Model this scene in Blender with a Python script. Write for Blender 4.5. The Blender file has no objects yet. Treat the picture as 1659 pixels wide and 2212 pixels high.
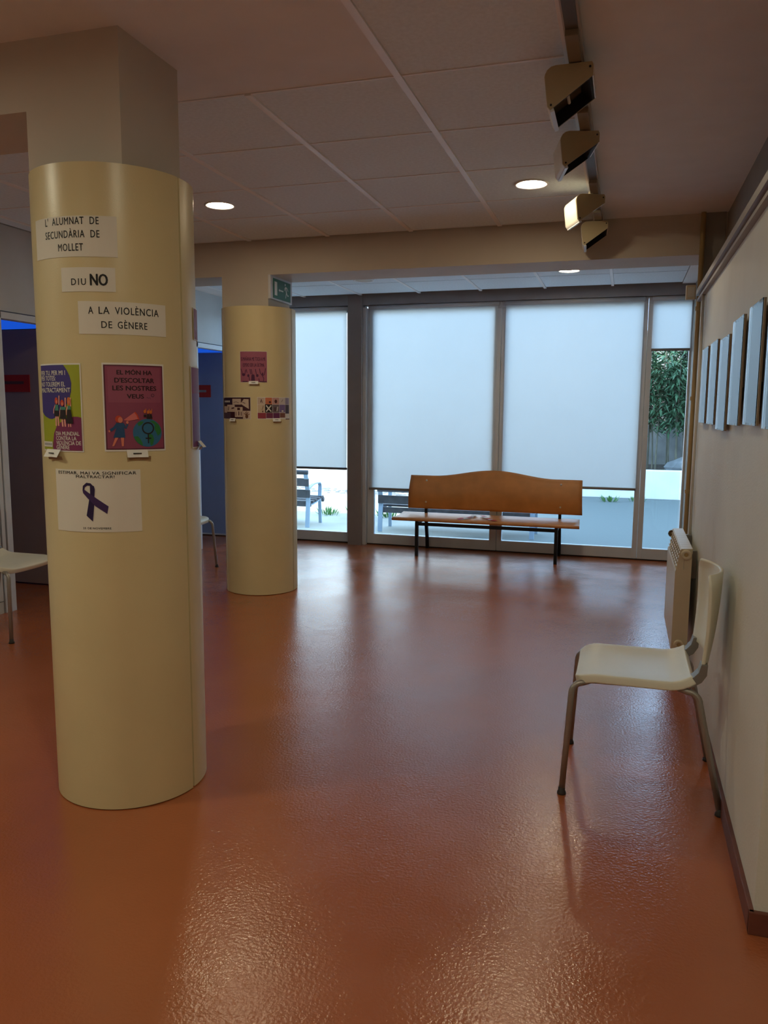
import bpy, bmesh, math, random
from mathutils import Vector, Matrix
random.seed(7)
PI = math.pi
SC = bpy.context.scene
COL = SC.collection

# ------------------------------------------------------------------ camera
FPX = 1700.0
CAM_H = 1.45
YAW, PITCH, ROLL = math.radians(16.88), math.radians(7.497), math.radians(0.39)
cam_d = bpy.data.cameras.new('camera')
cam_d.sensor_fit = 'VERTICAL'
cam_d.sensor_height = 36.0
cam_d.sensor_width = 27.0
cam_d.lens = FPX / 2212.0 * 36.0
cam_d.clip_start = 0.05
cam_d.clip_end = 200
cam = bpy.data.objects.new('camera', cam_d)
COL.objects.link(cam)
_r = Vector((math.cos(YAW), math.sin(YAW), 0))
_f = Vector((-math.sin(YAW), math.cos(YAW), 0))
_u = Vector((0, 0, 1))
fwd = _f * math.cos(PITCH) - _u * math.sin(PITCH)
up = _u * math.cos(PITCH) + _f * math.sin(PITCH)
r3 = _r * math.cos(ROLL) + up * math.sin(ROLL)
u3 = up * math.cos(ROLL) - _r * math.sin(ROLL)
cam.matrix_world = Matrix(((r3.x, u3.x, -fwd.x, 0), (r3.y, u3.y, -fwd.y, 0), (r3.z, u3.z, -fwd.z, CAM_H), (0, 0, 0, 1)))
SC.camera = cam

# ------------------------------------------------------------------ world, exposure
SKY = (0.55, 0.82, 1.16)
SKY_STRENGTH = 3.4
wd = bpy.data.worlds.new('overcast_sky')
SC.world = wd
wd.use_nodes = True
bg = wd.node_tree.nodes['Background']
bg.inputs[0].default_value = (*SKY, 1)
bg.inputs[1].default_value = SKY_STRENGTH
sun_d = bpy.data.lights.new('sun', 'SUN')
sun_d.energy = 7.0
sun_d.color = (1.0, 0.95, 0.86)
sun_d.angle = math.radians(2.0)
sun = bpy.data.objects.new('sun', sun_d)
COL.objects.link(sun)
sun.rotation_euler = (math.radians(44), 0, math.radians(6))
vs = SC.view_settings
vs.view_transform = 'Standard'
vs.look = 'None'
vs.gamma = 1.0
vs.use_curve_mapping = False
vs.exposure = 0.4
SC.cycles.use_denoising = True
SC.cycles.max_bounces = 10
SC.cycles.diffuse_bounces = 5
SC.cycles.transparent_max_bounces = 16
SC.cycles.sample_clamp_indirect = 6.0
LAMP_COL = (1.0, 0.82, 0.54)
LAMP_L = 85.0
HALL_COL = (1.0, 0.95, 0.70)
HALL_L = 155.0

# ------------------------------------------------------------------ materials
def srgb(r, g, b):
    f = lambda c: (c / 255 / 12.92) if c / 255 <= 0.04045 else ((c / 255 + 0.055) / 1.055) ** 2.4
    return (f(r), f(g), f(b))

def mat(name, col, rough=0.5, metal=0.0, var=0.06, scale=6.0, bump=0.0, bscale=60.0, spec=0.5, coat=0.0, detail=4.0):
    m = bpy.data.materials.new(name)
    m.use_nodes = True
    nt = m.node_tree
    b = nt.nodes['Principled BSDF']
    tc = nt.nodes.new('ShaderNodeTexCoord')
    nz = nt.nodes.new('ShaderNodeTexNoise')
    nz.inputs['Scale'].default_value = scale
    nz.inputs['Detail'].default_value = detail
    nt.links.new(tc.outputs['Object'], nz.inputs['Vector'])
    rp = nt.nodes.new('ShaderNodeValToRGB')
    lo = tuple(max(0, c * (1 - var)) for c in col)
    hi = tuple(min(1, c * (1 + var)) for c in col)
    rp.color_ramp.elements[0].position = 0.3
    rp.color_ramp.elements[1].position = 0.7
    rp.color_ramp.elements[0].color = (*lo, 1)
    rp.color_ramp.elements[1].color = (*hi, 1)
    nt.links.new(nz.outputs['Fac'], rp.inputs['Fac'])
    nt.links.new(rp.outputs['Color'], b.inputs['Base Color'])
    b.inputs['Roughness'].default_value = rough
    b.inputs['Metallic'].default_value = metal
    b.inputs['Specular IOR Level'].default_value = spec
    b.inputs['Coat Weight'].default_value = coat
    if bump > 0:
        n2 = nt.nodes.new('ShaderNodeTexNoise')
        n2.inputs['Scale'].default_value = bscale
        n2.inputs['Detail'].default_value = 3
        nt.links.new(tc.outputs['Object'], n2.inputs['Vector'])
        bp = nt.nodes.new('ShaderNodeBump')
        bp.inputs['Strength'].default_value = bump
        bp.inputs['Distance'].default_value = 0.01
        nt.links.new(n2.outputs['Fac'], bp.inputs['Height'])
        nt.links.new(bp.outputs['Normal'], b.inputs['Normal'])
    return m

def emit(name, col, s):
    m = bpy.data.materials.new(name)
    m.use_nodes = True
    nt = m.node_tree
    nt.nodes.clear()
    o = nt.nodes.new('ShaderNodeOutputMaterial')
    e = nt.nodes.new('ShaderNodeEmission')
    e.inputs[0].default_value = (*col, 1)
    e.inputs[1].default_value = s
    nt.links.new(e.outputs[0], o.inputs[0])
    return m

def glass(name, tint=(0.93, 0.98, 1.0), refl=1.0):
    m = bpy.data.materials.new(name)
    m.use_nodes = True
    nt = m.node_tree
    nt.nodes.clear()
    o = nt.nodes.new('ShaderNodeOutputMaterial')
    t = nt.nodes.new('ShaderNodeBsdfTransparent')
    t.inputs[0].default_value = (*tint, 1)
    g = nt.nodes.new('ShaderNodeBsdfGlossy')
    g.inputs['Roughness'].default_value = 0.02
    fr = nt.nodes.new('ShaderNodeFresnel')
    fr.inputs[0].default_value = 1.45
    ml = nt.nodes.new('ShaderNodeMath')
    ml.operation = 'MULTIPLY'
    ml.inputs[1].default_value = refl
    mx = nt.nodes.new('ShaderNodeMixShader')
    nt.links.new(fr.outputs[0], ml.inputs[0])
    nt.links.new(ml.outputs[0], mx.inputs[0])
    nt.links.new(t.outputs[0], mx.inputs[1])
    nt.links.new(g.outputs[0], mx.inputs[2])
    nt.links.new(mx.outputs[0], o.inputs[0])
    return m

def blind_mat(name, col):
    m = bpy.data.materials.new(name)
    m.use_nodes = True
    nt = m.node_tree
    nt.nodes.clear()
    o = nt.nodes.new('ShaderNodeOutputMaterial')
    d = nt.nodes.new('ShaderNodeBsdfDiffuse')
    t = nt.nodes.new('ShaderNodeBsdfTranslucent')
    mx = nt.nodes.new('ShaderNodeMixShader')
    mx.inputs[0].default_value = 0.74
    tc = nt.nodes.new('ShaderNodeTexCoord')
    nz = nt.nodes.new('ShaderNodeTexNoise')
    nz.inputs['Scale'].default_value = 2.2
    nz.inputs['Detail'].default_value = 3
    rp = nt.nodes.new('ShaderNodeValToRGB')
    rp.color_ramp.elements[0].color = (*[c * 0.93 for c in col], 1)
    rp.color_ramp.elements[1].color = (*col, 1)
    nt.links.new(tc.outputs['Object'], nz.inputs['Vector'])
    nt.links.new(nz.outputs['Fac'], rp.inputs['Fac'])
    nt.links.new(rp.outputs[0], d.inputs[0])
    nt.links.new(rp.outputs[0], t.inputs[0])
    nt.links.new(d.outputs[0], mx.inputs[1])
    nt.links.new(t.outputs[0], mx.inputs[2])
    nt.links.new(mx.outputs[0], o.inputs[0])
    return m

def floor_mat():
    m = mat('terracotta_epoxy_floor', (0.40, 0.115, 0.040), rough=0.2, var=0.10, scale=1.1, spec=1.0)
    nt = m.node_tree
    b = nt.nodes['Principled BSDF']
    tc = nt.nodes['Texture Coordinate']
    def noise(s, d):
        n = nt.nodes.new('ShaderNodeTexNoise')
        n.inputs['Scale'].default_value = s
        n.inputs['Detail'].default_value = d
        nt.links.new(tc.outputs['Object'], n.inputs['Vector'])
        return n
    n1, n2 = noise(95, 2), noise(4, 3)
    b1 = nt.nodes.new('ShaderNodeBump')
    b1.inputs['Strength'].default_value = 0.34
    b1.inputs['Distance'].default_value = 0.004
    nt.links.new(n1.outputs['Fac'], b1.inputs['Height'])
    b2 = nt.nodes.new('ShaderNodeBump')
    b2.inputs['Strength'].default_value = 0.10
    b2.inputs['Distance'].default_value = 0.02
    nt.links.new(n2.outputs['Fac'], b2.inputs['Height'])
    nt.links.new(b1.outputs['Normal'], b2.inputs['Normal'])
    nt.links.new(b2.outputs['Normal'], b.inputs['Normal'])
    n3 = noise(2.2, 4)
    mr = nt.nodes.new('ShaderNodeMapRange')
    mr.inputs['From Min'].default_value = 0.3
    mr.inputs['From Max'].default_value = 0.7
    mr.inputs['To Min'].default_value = 0.15
    mr.inputs['To Max'].default_value = 0.27
    nt.links.new(n3.outputs['Fac'], mr.inputs['Value'])
    nt.links.new(mr.outputs['Result'], b.inputs['Roughness'])
    return m

M = {}
M['floor'] = floor_mat()
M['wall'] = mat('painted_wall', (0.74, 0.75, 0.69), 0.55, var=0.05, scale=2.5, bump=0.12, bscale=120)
M['ceil'] = mat('ceiling_paint', (0.80, 0.79, 0.79), 0.8, var=0.03, bump=0.05, bscale=150)
M['tile'] = mat('ceiling_tile', (0.77, 0.86, 0.93), 0.85, var=0.05, scale=60, bump=0.2, bscale=300)
M['gridbar'] = mat('ceiling_grid_white', (0.88, 0.88, 0.90), 0.45, var=0.02)
M['slab'] = mat('dark_void', (0.05, 0.045, 0.04), 0.9)
M['beam'] = mat('beam_paint', (0.58, 0.52, 0.44), 0.7, var=0.04, scale=3)
M['shell'] = mat('cream_column_shell', (0.70, 0.60, 0.34), 0.32, var=0.03, scale=4, bump=0.05, bscale=200)
M['alu'] = mat('white_lacquered_aluminium', (0.62, 0.64, 0.67), 0.4, var=0.04)
M['fascia'] = mat('grey_fascia', (0.36, 0.36, 0.38), 0.5)
M['post'] = mat('brown_grey_post', (0.30, 0.26, 0.25), 0.6)
M['bar_dark'] = mat('dark_blind_bar', (0.12, 0.12, 0.13), 0.5)
M['glass'] = glass('window_glass')
M['blind'] = blind_mat('blind_fabric', (0.88, 0.88, 0.86))
M['rubber'] = mat('black_gap', (0.015, 0.014, 0.014), 0.7)
M['plastic'] = mat('ivory_plastic', (0.76, 0.74, 0.62), 0.35, var=0.03, bump=0.04, bscale=250)
M['steel'] = mat('grey_steel_tube', (0.36, 0.34, 0.31), 0.38, metal=0.6)
M['strap'] = mat('grey_bracket', (0.27, 0.26, 0.25), 0.4, metal=0.5)
M['foot'] = mat('black_rubber_foot', (0.03, 0.028, 0.026), 0.7)
M['benchwood'] = mat('orange_beech_laminate', (0.55, 0.22, 0.055), 0.42, var=0.10, scale=9, spec=0.5)
M['black'] = mat('black_steel', (0.012, 0.013, 0.018), 0.55, spec=0.25)
M['screw'] = mat('steel_screw', (0.7, 0.68, 0.62), 0.3, metal=0.8)
M['tan'] = mat('tan_end_plate', (0.40, 0.33, 0.19), 0.5, var=0.04)
M['spotwhite'] = mat('cream_spot_housing', (0.72, 0.70, 0.62), 0.4)
M['reflector'] = mat('brown_reflector', (0.34, 0.25, 0.15), 0.25, metal=0.7)
M['track'] = mat('dark_track', (0.10, 0.085, 0.065), 0.5)
M['trackwhite'] = mat('track_edge', (0.5, 0.47, 0.43), 0.5)
M['adapter'] = mat('track_adapter', (0.24, 0.20, 0.14), 0.5)
M['rad'] = mat('cream_radiator', (0.68, 0.60, 0.44), 0.4, var=0.03)
M['pipe'] = mat('ochre_pipe', (0.46, 0.33, 0.15), 0.4)
M['conduit'] = mat('white_conduit', (0.70, 0.70, 0.68), 0.4)
M['base'] = mat('dark_red_skirting', (0.15, 0.045, 0.028), 0.45, var=0.2, scale=8)
M['rail'] = mat('rail_grey', (0.30, 0.26, 0.235), 0.45)
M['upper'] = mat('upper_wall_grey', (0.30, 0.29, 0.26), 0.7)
M['mdf'] = mat('mdf_board_edge', (0.21, 0.155, 0.105), 0.6)
M['panel'] = mat('white_partition_panel', (0.60, 0.63, 0.65), 0.5, var=0.03)
M['frame'] = mat('aluminium_profile', (0.66, 0.72, 0.80), 0.35)
M['bluepaint'] = mat('blue_soffit', (0.02, 0.22, 0.85), 0.5, var=0.03)
M['leaf1'] = mat('grey_door_warm_lit', (0.42, 0.34, 0.31), 0.5, var=0.03)  # grey door with the warm lamplight put into its colour
M['leaf2'] = mat('grey_door_daylit', (0.28, 0.38, 0.66), 0.5, var=0.03)  # same grey door, blue window daylight put into its colour
M['redsign'] = mat('red_sign', (0.55, 0.035, 0.02), 0.45)
M['white'] = mat('white_paper', (0.80, 0.79, 0.75), 0.7, var=0.02)
M['note'] = mat('note_paper', (0.78, 0.75, 0.66), 0.6, var=0.02)
M['ink'] = mat('black_ink', (0.012, 0.011, 0.012), 0.6)
M['exitgreen'] = mat('exit_green', (0.0, 0.12, 0.065), 0.35)
M['exitwhite'] = mat('exit_white', (0.78, 0.80, 0.72), 0.4)

def P(name, r, g, b, rough=0.55):
    if name not in M:
        M[name] = mat(name, srgb(r, g, b), rough, var=0.03, scale=20)
    return M[name]

# ------------------------------------------------------------------ mesh helpers
class MB:
    def __init__(s):
        s.v, s.f = [], []
    def box(s, x0, x1, y0, y1, z0, z1):
        n = len(s.v)
        s.v += [(x, y, z) for z in (z0, z1) for y in (y0, y1) for x in (x0, x1)]
        s.f += [tuple(n + i for i in q) for q in ((0, 2, 3, 1), (4, 5, 7, 6), (0, 1, 5, 4), (2, 6, 7, 3), (0, 4, 6, 2), (1, 3, 7, 5))]
        return s
    def prism(s, pts, lo, hi, ax='y'):
        """closed outline extruded along an axis; pts are (x,z) for y, (x,y) for z, (y,z) for x"""
        n = len(s.v)
        k = len(pts)
        for w in (lo, hi):
            for a, b in pts:
                s.v.append((a, w, b) if ax == 'y' else ((a, b, w) if ax == 'z' else (w, a, b)))
        s.f.append(tuple(n + i for i in range(k)))
        s.f.append(tuple(n + k + i for i in reversed(range(k))))
        for i in range(k):
            j = (i + 1) % k
            s.f.append((n + i, n + k + i, n + k + j, n + j))
        return s
    def tube(s, pts, r, seg=10, cap=True, square=False):
        pts = [Vector(p) for p in pts]
        rings = []
        nrm = None
        for i, p in enumerate(pts):
            if i == 0:
                t = pts[1] - p
            elif i == len(pts) - 1:
                t = p - pts[i - 1]
            else:
                t = (pts[i + 1] - p).normalized() + (p - pts[i - 1]).normalized()
            t.normalize()
            if nrm is None:
                a = Vector((0, 0, 1)) if abs(t.z) < 0.9 else Vector((1, 0, 0))
                nrm = (a - t * a.dot(t)).normalized()
            else:
                nrm = (nrm - t * nrm.dot(t)).normalized()
            bi = t.cross(nrm)
            rr = r[i] if isinstance(r, (list, tuple)) else r
            ring = []
            for k in range(4 if square else seg):
                an = 2 * PI * k / (4 if square else seg) + (PI / 4 if square else 0)
                q = rr * (1.414 if square else 1)
                ring.append(len(s.v))
                s.v.append(tuple(p + nrm * math.cos(an) * q + bi * math.sin(an) * q))
            rings.append(ring)
        for a, b in zip(rings, rings[1:]):
            m = len(a)
            for k in range(m):
                s.f.append((a[k], a[(k + 1) % m], b[(k + 1) % m], b[k]))
        if cap:
            s.f.append(tuple(reversed(rings[0])))
            s.f.append(tuple(rings[-1]))
        return s
    def lathe(s, prof, c, seg=24, ax='z'):
        """profile of (radius, height) revolved"""
        n0 = len(s.v)
        k = len(prof)
        for i in range(seg):
            a = 2 * PI * i / seg
            for r, h in prof:
                x, y = r * math.cos(a), r * math.sin(a)
                s.v.append((c[0] + x, c[1] + y, c[2] + h) if ax == 'z' else ((c[0] + x, c[1] + h, c[2] + y) if ax == 'y' else (c[0] + h, c[1] + x, c[2] + y)))
        for i in range(seg):
            j = (i + 1) % seg
            for q in range(k - 1):
                s.f.append((n0 + i * k + q, n0 + j * k + q, n0 + j * k + q + 1, n0 + i * k + q + 1))
        return s
    def grid(s, nu, nv, fn):
        n = len(s.v)
        for i in range(nu + 1):
            for j in range(nv + 1):
                s.v.append(tuple(fn(i / nu, j / nv)))
        for i in range(nu):
            for j in range(nv):
                a = n + i * (nv + 1) + j
                s.f.append((a, a + nv + 1, a + nv + 2, a + 1))
        return s
    def mesh(s, name, m=None, smooth=False, bevel=0.0, fix=True, weld=False):
        bm = bmesh.new()
        vs_ = [bm.verts.new(p) for p in s.v]
        for f in s.f:
            try:
                bm.faces.new([vs_[i] for i in f])
            except ValueError:
                pass
        if weld:
            bmesh.ops.remove_doubles(bm, verts=bm.verts, dist=1e-5)
        if fix:
            bmesh.ops.recalc_face_normals(bm, faces=bm.faces)
        if bevel > 0:
            bmesh.ops.bevel(bm, geom=list(bm.edges), offset=bevel, segments=2, affect='EDGES', profile=0.6)
        me = bpy.data.meshes.new(name)
        bm.to_mesh(me)
        bm.free()
        if smooth:
            for p in me.polygons:
                p.use_smooth = True
        if m:
            me.materials.append(m)
        return me
    def build(s, name, m, parent=None, smooth=False, bevel=0.0, solid=0.0, fix=True, auto=False, weld=False, solid_off=0.0):
        me = s.mesh(name, m, smooth, bevel, fix, weld)
        o = bpy.data.objects.new(name, me)
        COL.objects.link(o)
        o.parent = parent
        if solid:
            md = o.modifiers.new('solid', 'SOLIDIFY')
            md.thickness = solid
            md.offset = solid_off
        if auto:
            for p in me.polygons:
                p.use_smooth = True
            md = o.modifiers.new('split', 'EDGE_SPLIT')
            md.split_angle = math.radians(35)
        return o

def box(name, m, b, parent=None, bevel=0.0):
    return MB().box(*b).build(name, m, parent, bevel=bevel)

def empty(name, loc=(0, 0, 0), rz=0.0):
    o = bpy.data.objects.new(name, None)
    COL.objects.link(o)
    o.location = loc
    o.rotation_euler = (0, 0, rz)
    o.empty_display_size = 0.1
    return o

def tag(o, label, cat, group=None):
    o['label'] = label
    o['category'] = cat
    if group:
        o['group'] = group
    return o

def thing(name, label, cat, loc=(0, 0, 0), rz=0.0, group=None):
    return tag(empty(name, loc, rz), label, cat, group)

def struct(o, label=None):
    o['kind'] = 'structure'
    if label:
        o['label'] = label
    return o

def copy_tree(o, parent=None):
    c = o.copy()
    COL.objects.link(c)
    c.parent = parent
    for ch in list(o.children):
        copy_tree(ch, c)
    return c

def arc(cx, cy, r, a0, a1, n):
    return [(cx + r * math.cos(math.radians(a0 + (a1 - a0) * i / n)), cy + r * math.sin(math.radians(a0 + (a1 - a0) * i / n))) for i in range(n + 1)]

# ------------------------------------------------------------------ room shell
ZC, ZC2 = 2.68, 2.60
XW = 0.405                    # right wall face
XU = 0.56                     # upper right wall face
XP = -4.12                    # partition face on the left
YWIN = 7.98
struct(box('floor', M['floor'], (-6.2, 3.2, -4.2, 8.06, -0.12, 0.0)), 'glossy terracotta red poured floor')

ceil = struct(box('ceiling', M['slab'], (-6.2, 3.2, -4.2, 8.06, 2.70, 2.82)), 'suspended ceiling of pale square tiles')
PITCH_T = 0.62
TX0 = -0.246
tile_me = MB().box(-0.296, 0.296, -0.300, 0.3045, 0, 0.016).mesh('ceiling_tile', M['tile'], bevel=0.002)
def tile(x, y, z, wx=1.0, wy=1.0):
    o = bpy.data.objects.new('ceiling_tile', tile_me)
    COL.objects.link(o)
    o.location = (x, y, z)
    o.scale = (wx, wy, 1)
    o.parent = ceil
xs = [TX0 - PITCH_T * k for k in range(7)]
for k in range(6):
    for j in range(4):
        tile(TX0 - PITCH_T * (k + 0.5), 3.0 + PITCH_T * (j + 0.5), ZC)
    for j in range(3):
        tile(TX0 - PITCH_T * (k + 0.5) + 0.08, 6.29 - 0.4 + PITCH_T * (j + 0.55), ZC2)
for j in range(3):
    tile(TX0 + 0.08 + PITCH_T * 0.5, 6.29 - 0.4 + PITCH_T * (j + 0.55), ZC2)
for j in range(4):
    tile(XP + 0.08, 3.0 + PITCH_T * (j + 0.5), ZC, 0.24)
for j in range(1, 4):
    tile(TX0 - PITCH_T * 0.5, 3.0 - PITCH_T * (j - 0.5), ZC)
for k, x in enumerate(xs):
    y0 = 1.14 if k < 2 else 3.0
    box('ceiling_runner', M['gridbar'], (x - 0.014, x + (0.014 if k else 0.004), y0, 5.50, ZC - 0.007, ZC + 0.012), ceil)
    box('ceiling_runner', M['gridbar'], (x + 0.08 - 0.0125, x + 0.08 + 0.0125, 5.90, 7.85, ZC2 - 0.004, ZC2 + 0.012), ceil)
for j in range(5):
    y = 3.0 + PITCH_T * j
    for k in range(6):
        box('cross_tee', M['gridbar'], (xs[k + 1] + 0.014, xs[k] - 0.014, y - 0.0045, y + 0.0045, ZC - 0.003, ZC + 0.012), ceil)
for (b, n) in (((-6.2, TX0 - PITCH_T - 0.013, -4.2, 2.994, ZC, ZC + 0.02), 0), ((TX0 - PITCH_T + 0.013, TX0 - 0.013, -4.2, 1.137, ZC, ZC + 0.02), 0),
               ((TX0 + 0.013, 3.2, -4.2, 5.52, ZC, ZC + 0.02), 0), ((-6.2, XP - 0.06, 3.006, 5.52, ZC, ZC + 0.02), 0),
               ((-6.2, TX0 - PITCH_T * 6 + 0.06, 5.88, 7.88, ZC2, ZC2 + 0.10), 0), ((0.446, 0.6, 5.88, 7.88, ZC2, ZC2 + 0.10), 0)):
    box('plaster_panel', M['ceil'], b, ceil)
box('ceiling_lining', M['slab'], (-6.2, 0.6, 5.88, 7.9, ZC2 + 0.02, ZC2 + 0.1), ceil)

# beams and pillars
struct(box('beam_near', M['beam'], (-6.2, -2.01, 2.37, 2.73, 2.45, 2.70)), 'boxed ceiling beam ending at the near pillar')
struct(box('beam_far', M['beam'], (-6.2, XU, 5.51, 5.89, 2.428, 2.70)), 'ceiling beam across the room before the windows')
struct(box('pillar_near', M['beam'], (-2.01, -1.637, 2.37, 2.73, 0, 2.70)), 'square pillar rising out of the near cream column')
struct(box('pillar_far', M['beam'], (-2.967, -2.585, 5.51, 5.90, 0, 2.428)), 'square pillar rising out of the far cream column')

# right wall: thick lower part with a picture rail, recessed upper part, corner pilaster
struct(box('wall_right', M['wall'], (XW, XU + 0.2, 2.25, 5.20, 0, 2.19)), 'off-white painted wall hung with pictures')
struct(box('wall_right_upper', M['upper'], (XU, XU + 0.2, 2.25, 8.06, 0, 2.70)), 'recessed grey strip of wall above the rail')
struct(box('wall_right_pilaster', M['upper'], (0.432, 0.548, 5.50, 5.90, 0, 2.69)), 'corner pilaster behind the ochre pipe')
struct(box('wall_right_return', M['wall'], (XU + 0.2, 3.2, 2.25, 2.45, 0, 2.70)), 'wall turning away to the right')
struct(box('wall_side', M['wall'], (3.2, 3.3, -4.2, 2.45, 0, 2.70)))
struct(box('wall_left_outer', M['panel'], (-6.3, -6.2, -4.3, 8.06, 0, 2.70)))
struct(box('wall_back', M['wall'], (-6.2, 3.3, -4.3, -4.2, 0, 2.70)))
rl = struct(MB().prism([(XW - 0.022, 2.10), (XW + 0.01, 2.10), (XW + 0.01, 2.20), (XW - 0.012, 2.20), (XW - 0.030, 2.165), (XW - 0.030, 2.135), (XW - 0.004, 2.130), (XW - 0.004, 2.116), (XW - 0.022, 2.115)], 2.24, 5.20, 'y').build('trim_1', M['rail']), 'grey moulded picture rail along the right wall')
struct(box('baseboard_right', M['base'], (XW - 0.014, XW + 0.002, 2.238, 5.2, 0, 0.068), bevel=0.003), 'dark red skirting under the picture wall')
struct(box('baseboard_return', M['base'], (XW - 0.014, 3.2, 2.236, 2.252, 0, 0.068), bevel=0.003))

# left modular partition with two doorways and alcoves behind
pt = struct(empty('wall_left', (0, 0, 0)), 'white modular partition with aluminium profiles')
def prt(name, m, b, bevel=0.0):
    return box(name, m, b, pt, bevel)
T = 0.07
OP = [(4.50, 5.27), (7.11, 7.93)]
edges = [-4.2, -3.0, -1.8, -0.6, 0.6, 1.8, 2.62, 3.56]
mods = [(-4.2, -2.7), (-2.7, -1.2), (-1.2, 0.3), (0.3, 1.8), (1.8, 3.1), (3.1, 4.44), (5.33, 6.2), (6.2, 7.05)]
for a, b in mods:
    prt('lower_panel', M['panel'], (XP - T, XP, a + 0.045, b - 0.045, 0.09, 0.84), 0.003)
    prt('dark_glass', M['rubber'], (XP - T + 0.02, XP - 0.012, a + 0.045, b - 0.045, 0.86, 2.04))
    for y in (a + 0.018, b - 0.018):
        prt('stile', M['frame'], (XP - T, XP + 0.006, y - 0.016, y + 0.016, 0.0, 2.08), 0.002)
    prt('rail_bar', M['frame'], (XP - T, XP + 0.006, a + 0.035, b - 0.035, 0.842, 0.868), 0.002)
    prt('rail_bar', M['frame'], (XP - T, XP + 0.006, a + 0.035, b - 0.035, 2.045, 2.085), 0.002)
    prt('plinth', M['panel'], (XP - T + 0.01, XP - 0.008, a + 0.04, b - 0.04, 0.0, 0.082))
    prt('joint', M['rubber'], (XP - T + 0.02, XP - 0.014, a, a + 0.012, 0, 2.66))
for a, b in [(-4.2, -2.7), (-2.7, -1.2), (-1.2, 0.3), (0.3, 1.8), (1.8, 3.1), (3.1, 4.44), (4.45, 5.32), (5.33, 6.2), (6.2, 7.05), (7.06, 7.97)]:
    prt('upper_panel', M['panel'], (XP - T, XP, a + 0.004, b - 0.004, 2.098, ZC if b < 5.6 else ZC2), 0.002)
for i, (a, b) in enumerate(OP):
    prt('door_jamb', M['frame'], (XP - T, XP + 0.012, a - 0.052, a, 0.0, 2.09), 0.003)
    prt('door_jamb', M['frame'], (XP - T, XP + 0.012, b, b + 0.05, 0.0, 2.09), 0.003)
    prt('door_head', M['frame'], (XP - T, XP + 0.012, a - 0.052, b + 0.05, 2.044, 2.09), 0.003)
# alcoves: soffit, back and side walls
for i, (a, b) in enumerate(OP):
    struct(box('alcove_soffit', M['panel'], (-5.6, XP - T, a - 0.25, b + (0.04 if i else 0.06), 2.40, 2.45)))
    struct(box('alcove_wall', M['panel'], (-5.7, -5.6, a - 0.25, b + 0.06, 0, 2.42)))
    struct(box('alcove_wall', M['panel'], (-5.6, XP - T, a - 0.35, a - 0.25, 0, 2.42)))
    yl = 5.215 if i == 0 else 7.915
    d = struct(empty('door_%d' % (i + 1), (0, 0, 0)), ('grey door leaf coloured with blue daylight, standing open in the far doorway' if i else 'grey door leaf coloured with warm lamplight, standing open in the near doorway'))
    box('door_leaf', M['leaf%d' % (i + 1)], (-5.05, XP - T - 0.01, yl, yl + 0.04, 0.012, 2.045), d, 0.002)
    box('transom_pane', emit('daylit_blue_glass_%d' % i, (0.012, 0.11, 0.80), 0.55), (-5.6, XP - T - 0.01, yl, yl + 0.02, 2.052, 2.39), d)
    if i: box('kick_strip', M['frame'], (-5.05, XP - T - 0.01, yl - 0.004, yl, 0.012, 0.028), d)
    x0, x1 = (-4.90, -4.515) if i == 0 else (-4.62, -4.425)
    sg = box('door_sign', M['redsign'], (x0, x1, yl - 0.006, yl - 0.001, 1.56, 1.695), d, 0.001)
    SIGNS = globals().setdefault('SIGNS', [])
    SIGNS.append((sg, x0, x1, yl - 0.0066))

# ------------------------------------------------------------------ window wall
win = []
def window(n, x0, x1, label, st=0.05, rst=None):
    w = struct(empty('window_%d' % n, ((x0 + x1) / 2, YWIN, 0)), label)
    def pb(name, m, b, bev=0.004):
        o = MB().box(b[0] - (x0 + x1) / 2, b[1] - (x0 + x1) / 2, b[2] - YWIN, b[3] - YWIN, b[4], b[5]).build(name, m, w, bevel=bev)
        return o
    pb('bottom_rail', M['alu'], (x0, x1, YWIN - 0.03, YWIN + 0.03, 0.012, 0.115))
    pb('head_rail', M['alu'], (x0, x1, YWIN - 0.03, YWIN + 0.03, 2.44, 2.50))
    pb('stile', M['alu'], (x0, x0 + st, YWIN - 0.032, YWIN + 0.03, 0.012, 2.44))
    pb('stile', M['alu'], (x1 - (rst or st), x1, YWIN - 0.032, YWIN + 0.03, 0.012, 2.44))
    pb('pane', M['glass'], (x0 + st - 0.01, x1 - st + 0.01, YWIN - 0.003, YWIN + 0.003, 0.105, 2.45), 0)
    return w
window(1, -4.05, -2.80, 'tall window behind the far column with a park bench outside', 0.03)
window(2, -2.60, -1.212, 'tall window behind the left half of the wooden bench', 0.072)
window(3, -1.208, 0.164, 'tall window behind the right half of the wooden bench', 0.048)
window(4, 0.166, XU, 'narrow window in the corner showing bamboo outside', 0.047, 0.02)
struct(box('window_post', M['post'], (-2.79, -2.64, 7.86, 8.05, 0, 2.6)), 'brown-grey post between the first two windows')
struct(box('trim_2', M['alu'], (-2.64, -2.605, 7.90, 8.04, 0, 2.48), bevel=0.003), 'white cover strip right of the brown-grey post')
struct(box('trim_3', M['alu'], (-2.80, -2.79, 7.95, 8.04, 0, 2.48)), 'white cover strip left of the brown-grey post')
struct(box('window_fascia', M['fascia'], (-4.12, XU, 7.89, 8.05, 2.505, 2.62)), 'grey fascia above the blinds')
struct(box('window_sill', M['rubber'], (-4.12, XU, YWIN - 0.02, 8.06, 0.0, 0.012)), 'dark gap under the window frames')
struct(box('wall_window', M['wall'], (-6.2, -4.05, 7.97, 8.06, 0, 2.7)))
struct(box('wall_window_head', M['fascia'], (-4.12, XU, 7.95, 8.06, 2.50, 2.7)))

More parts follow.
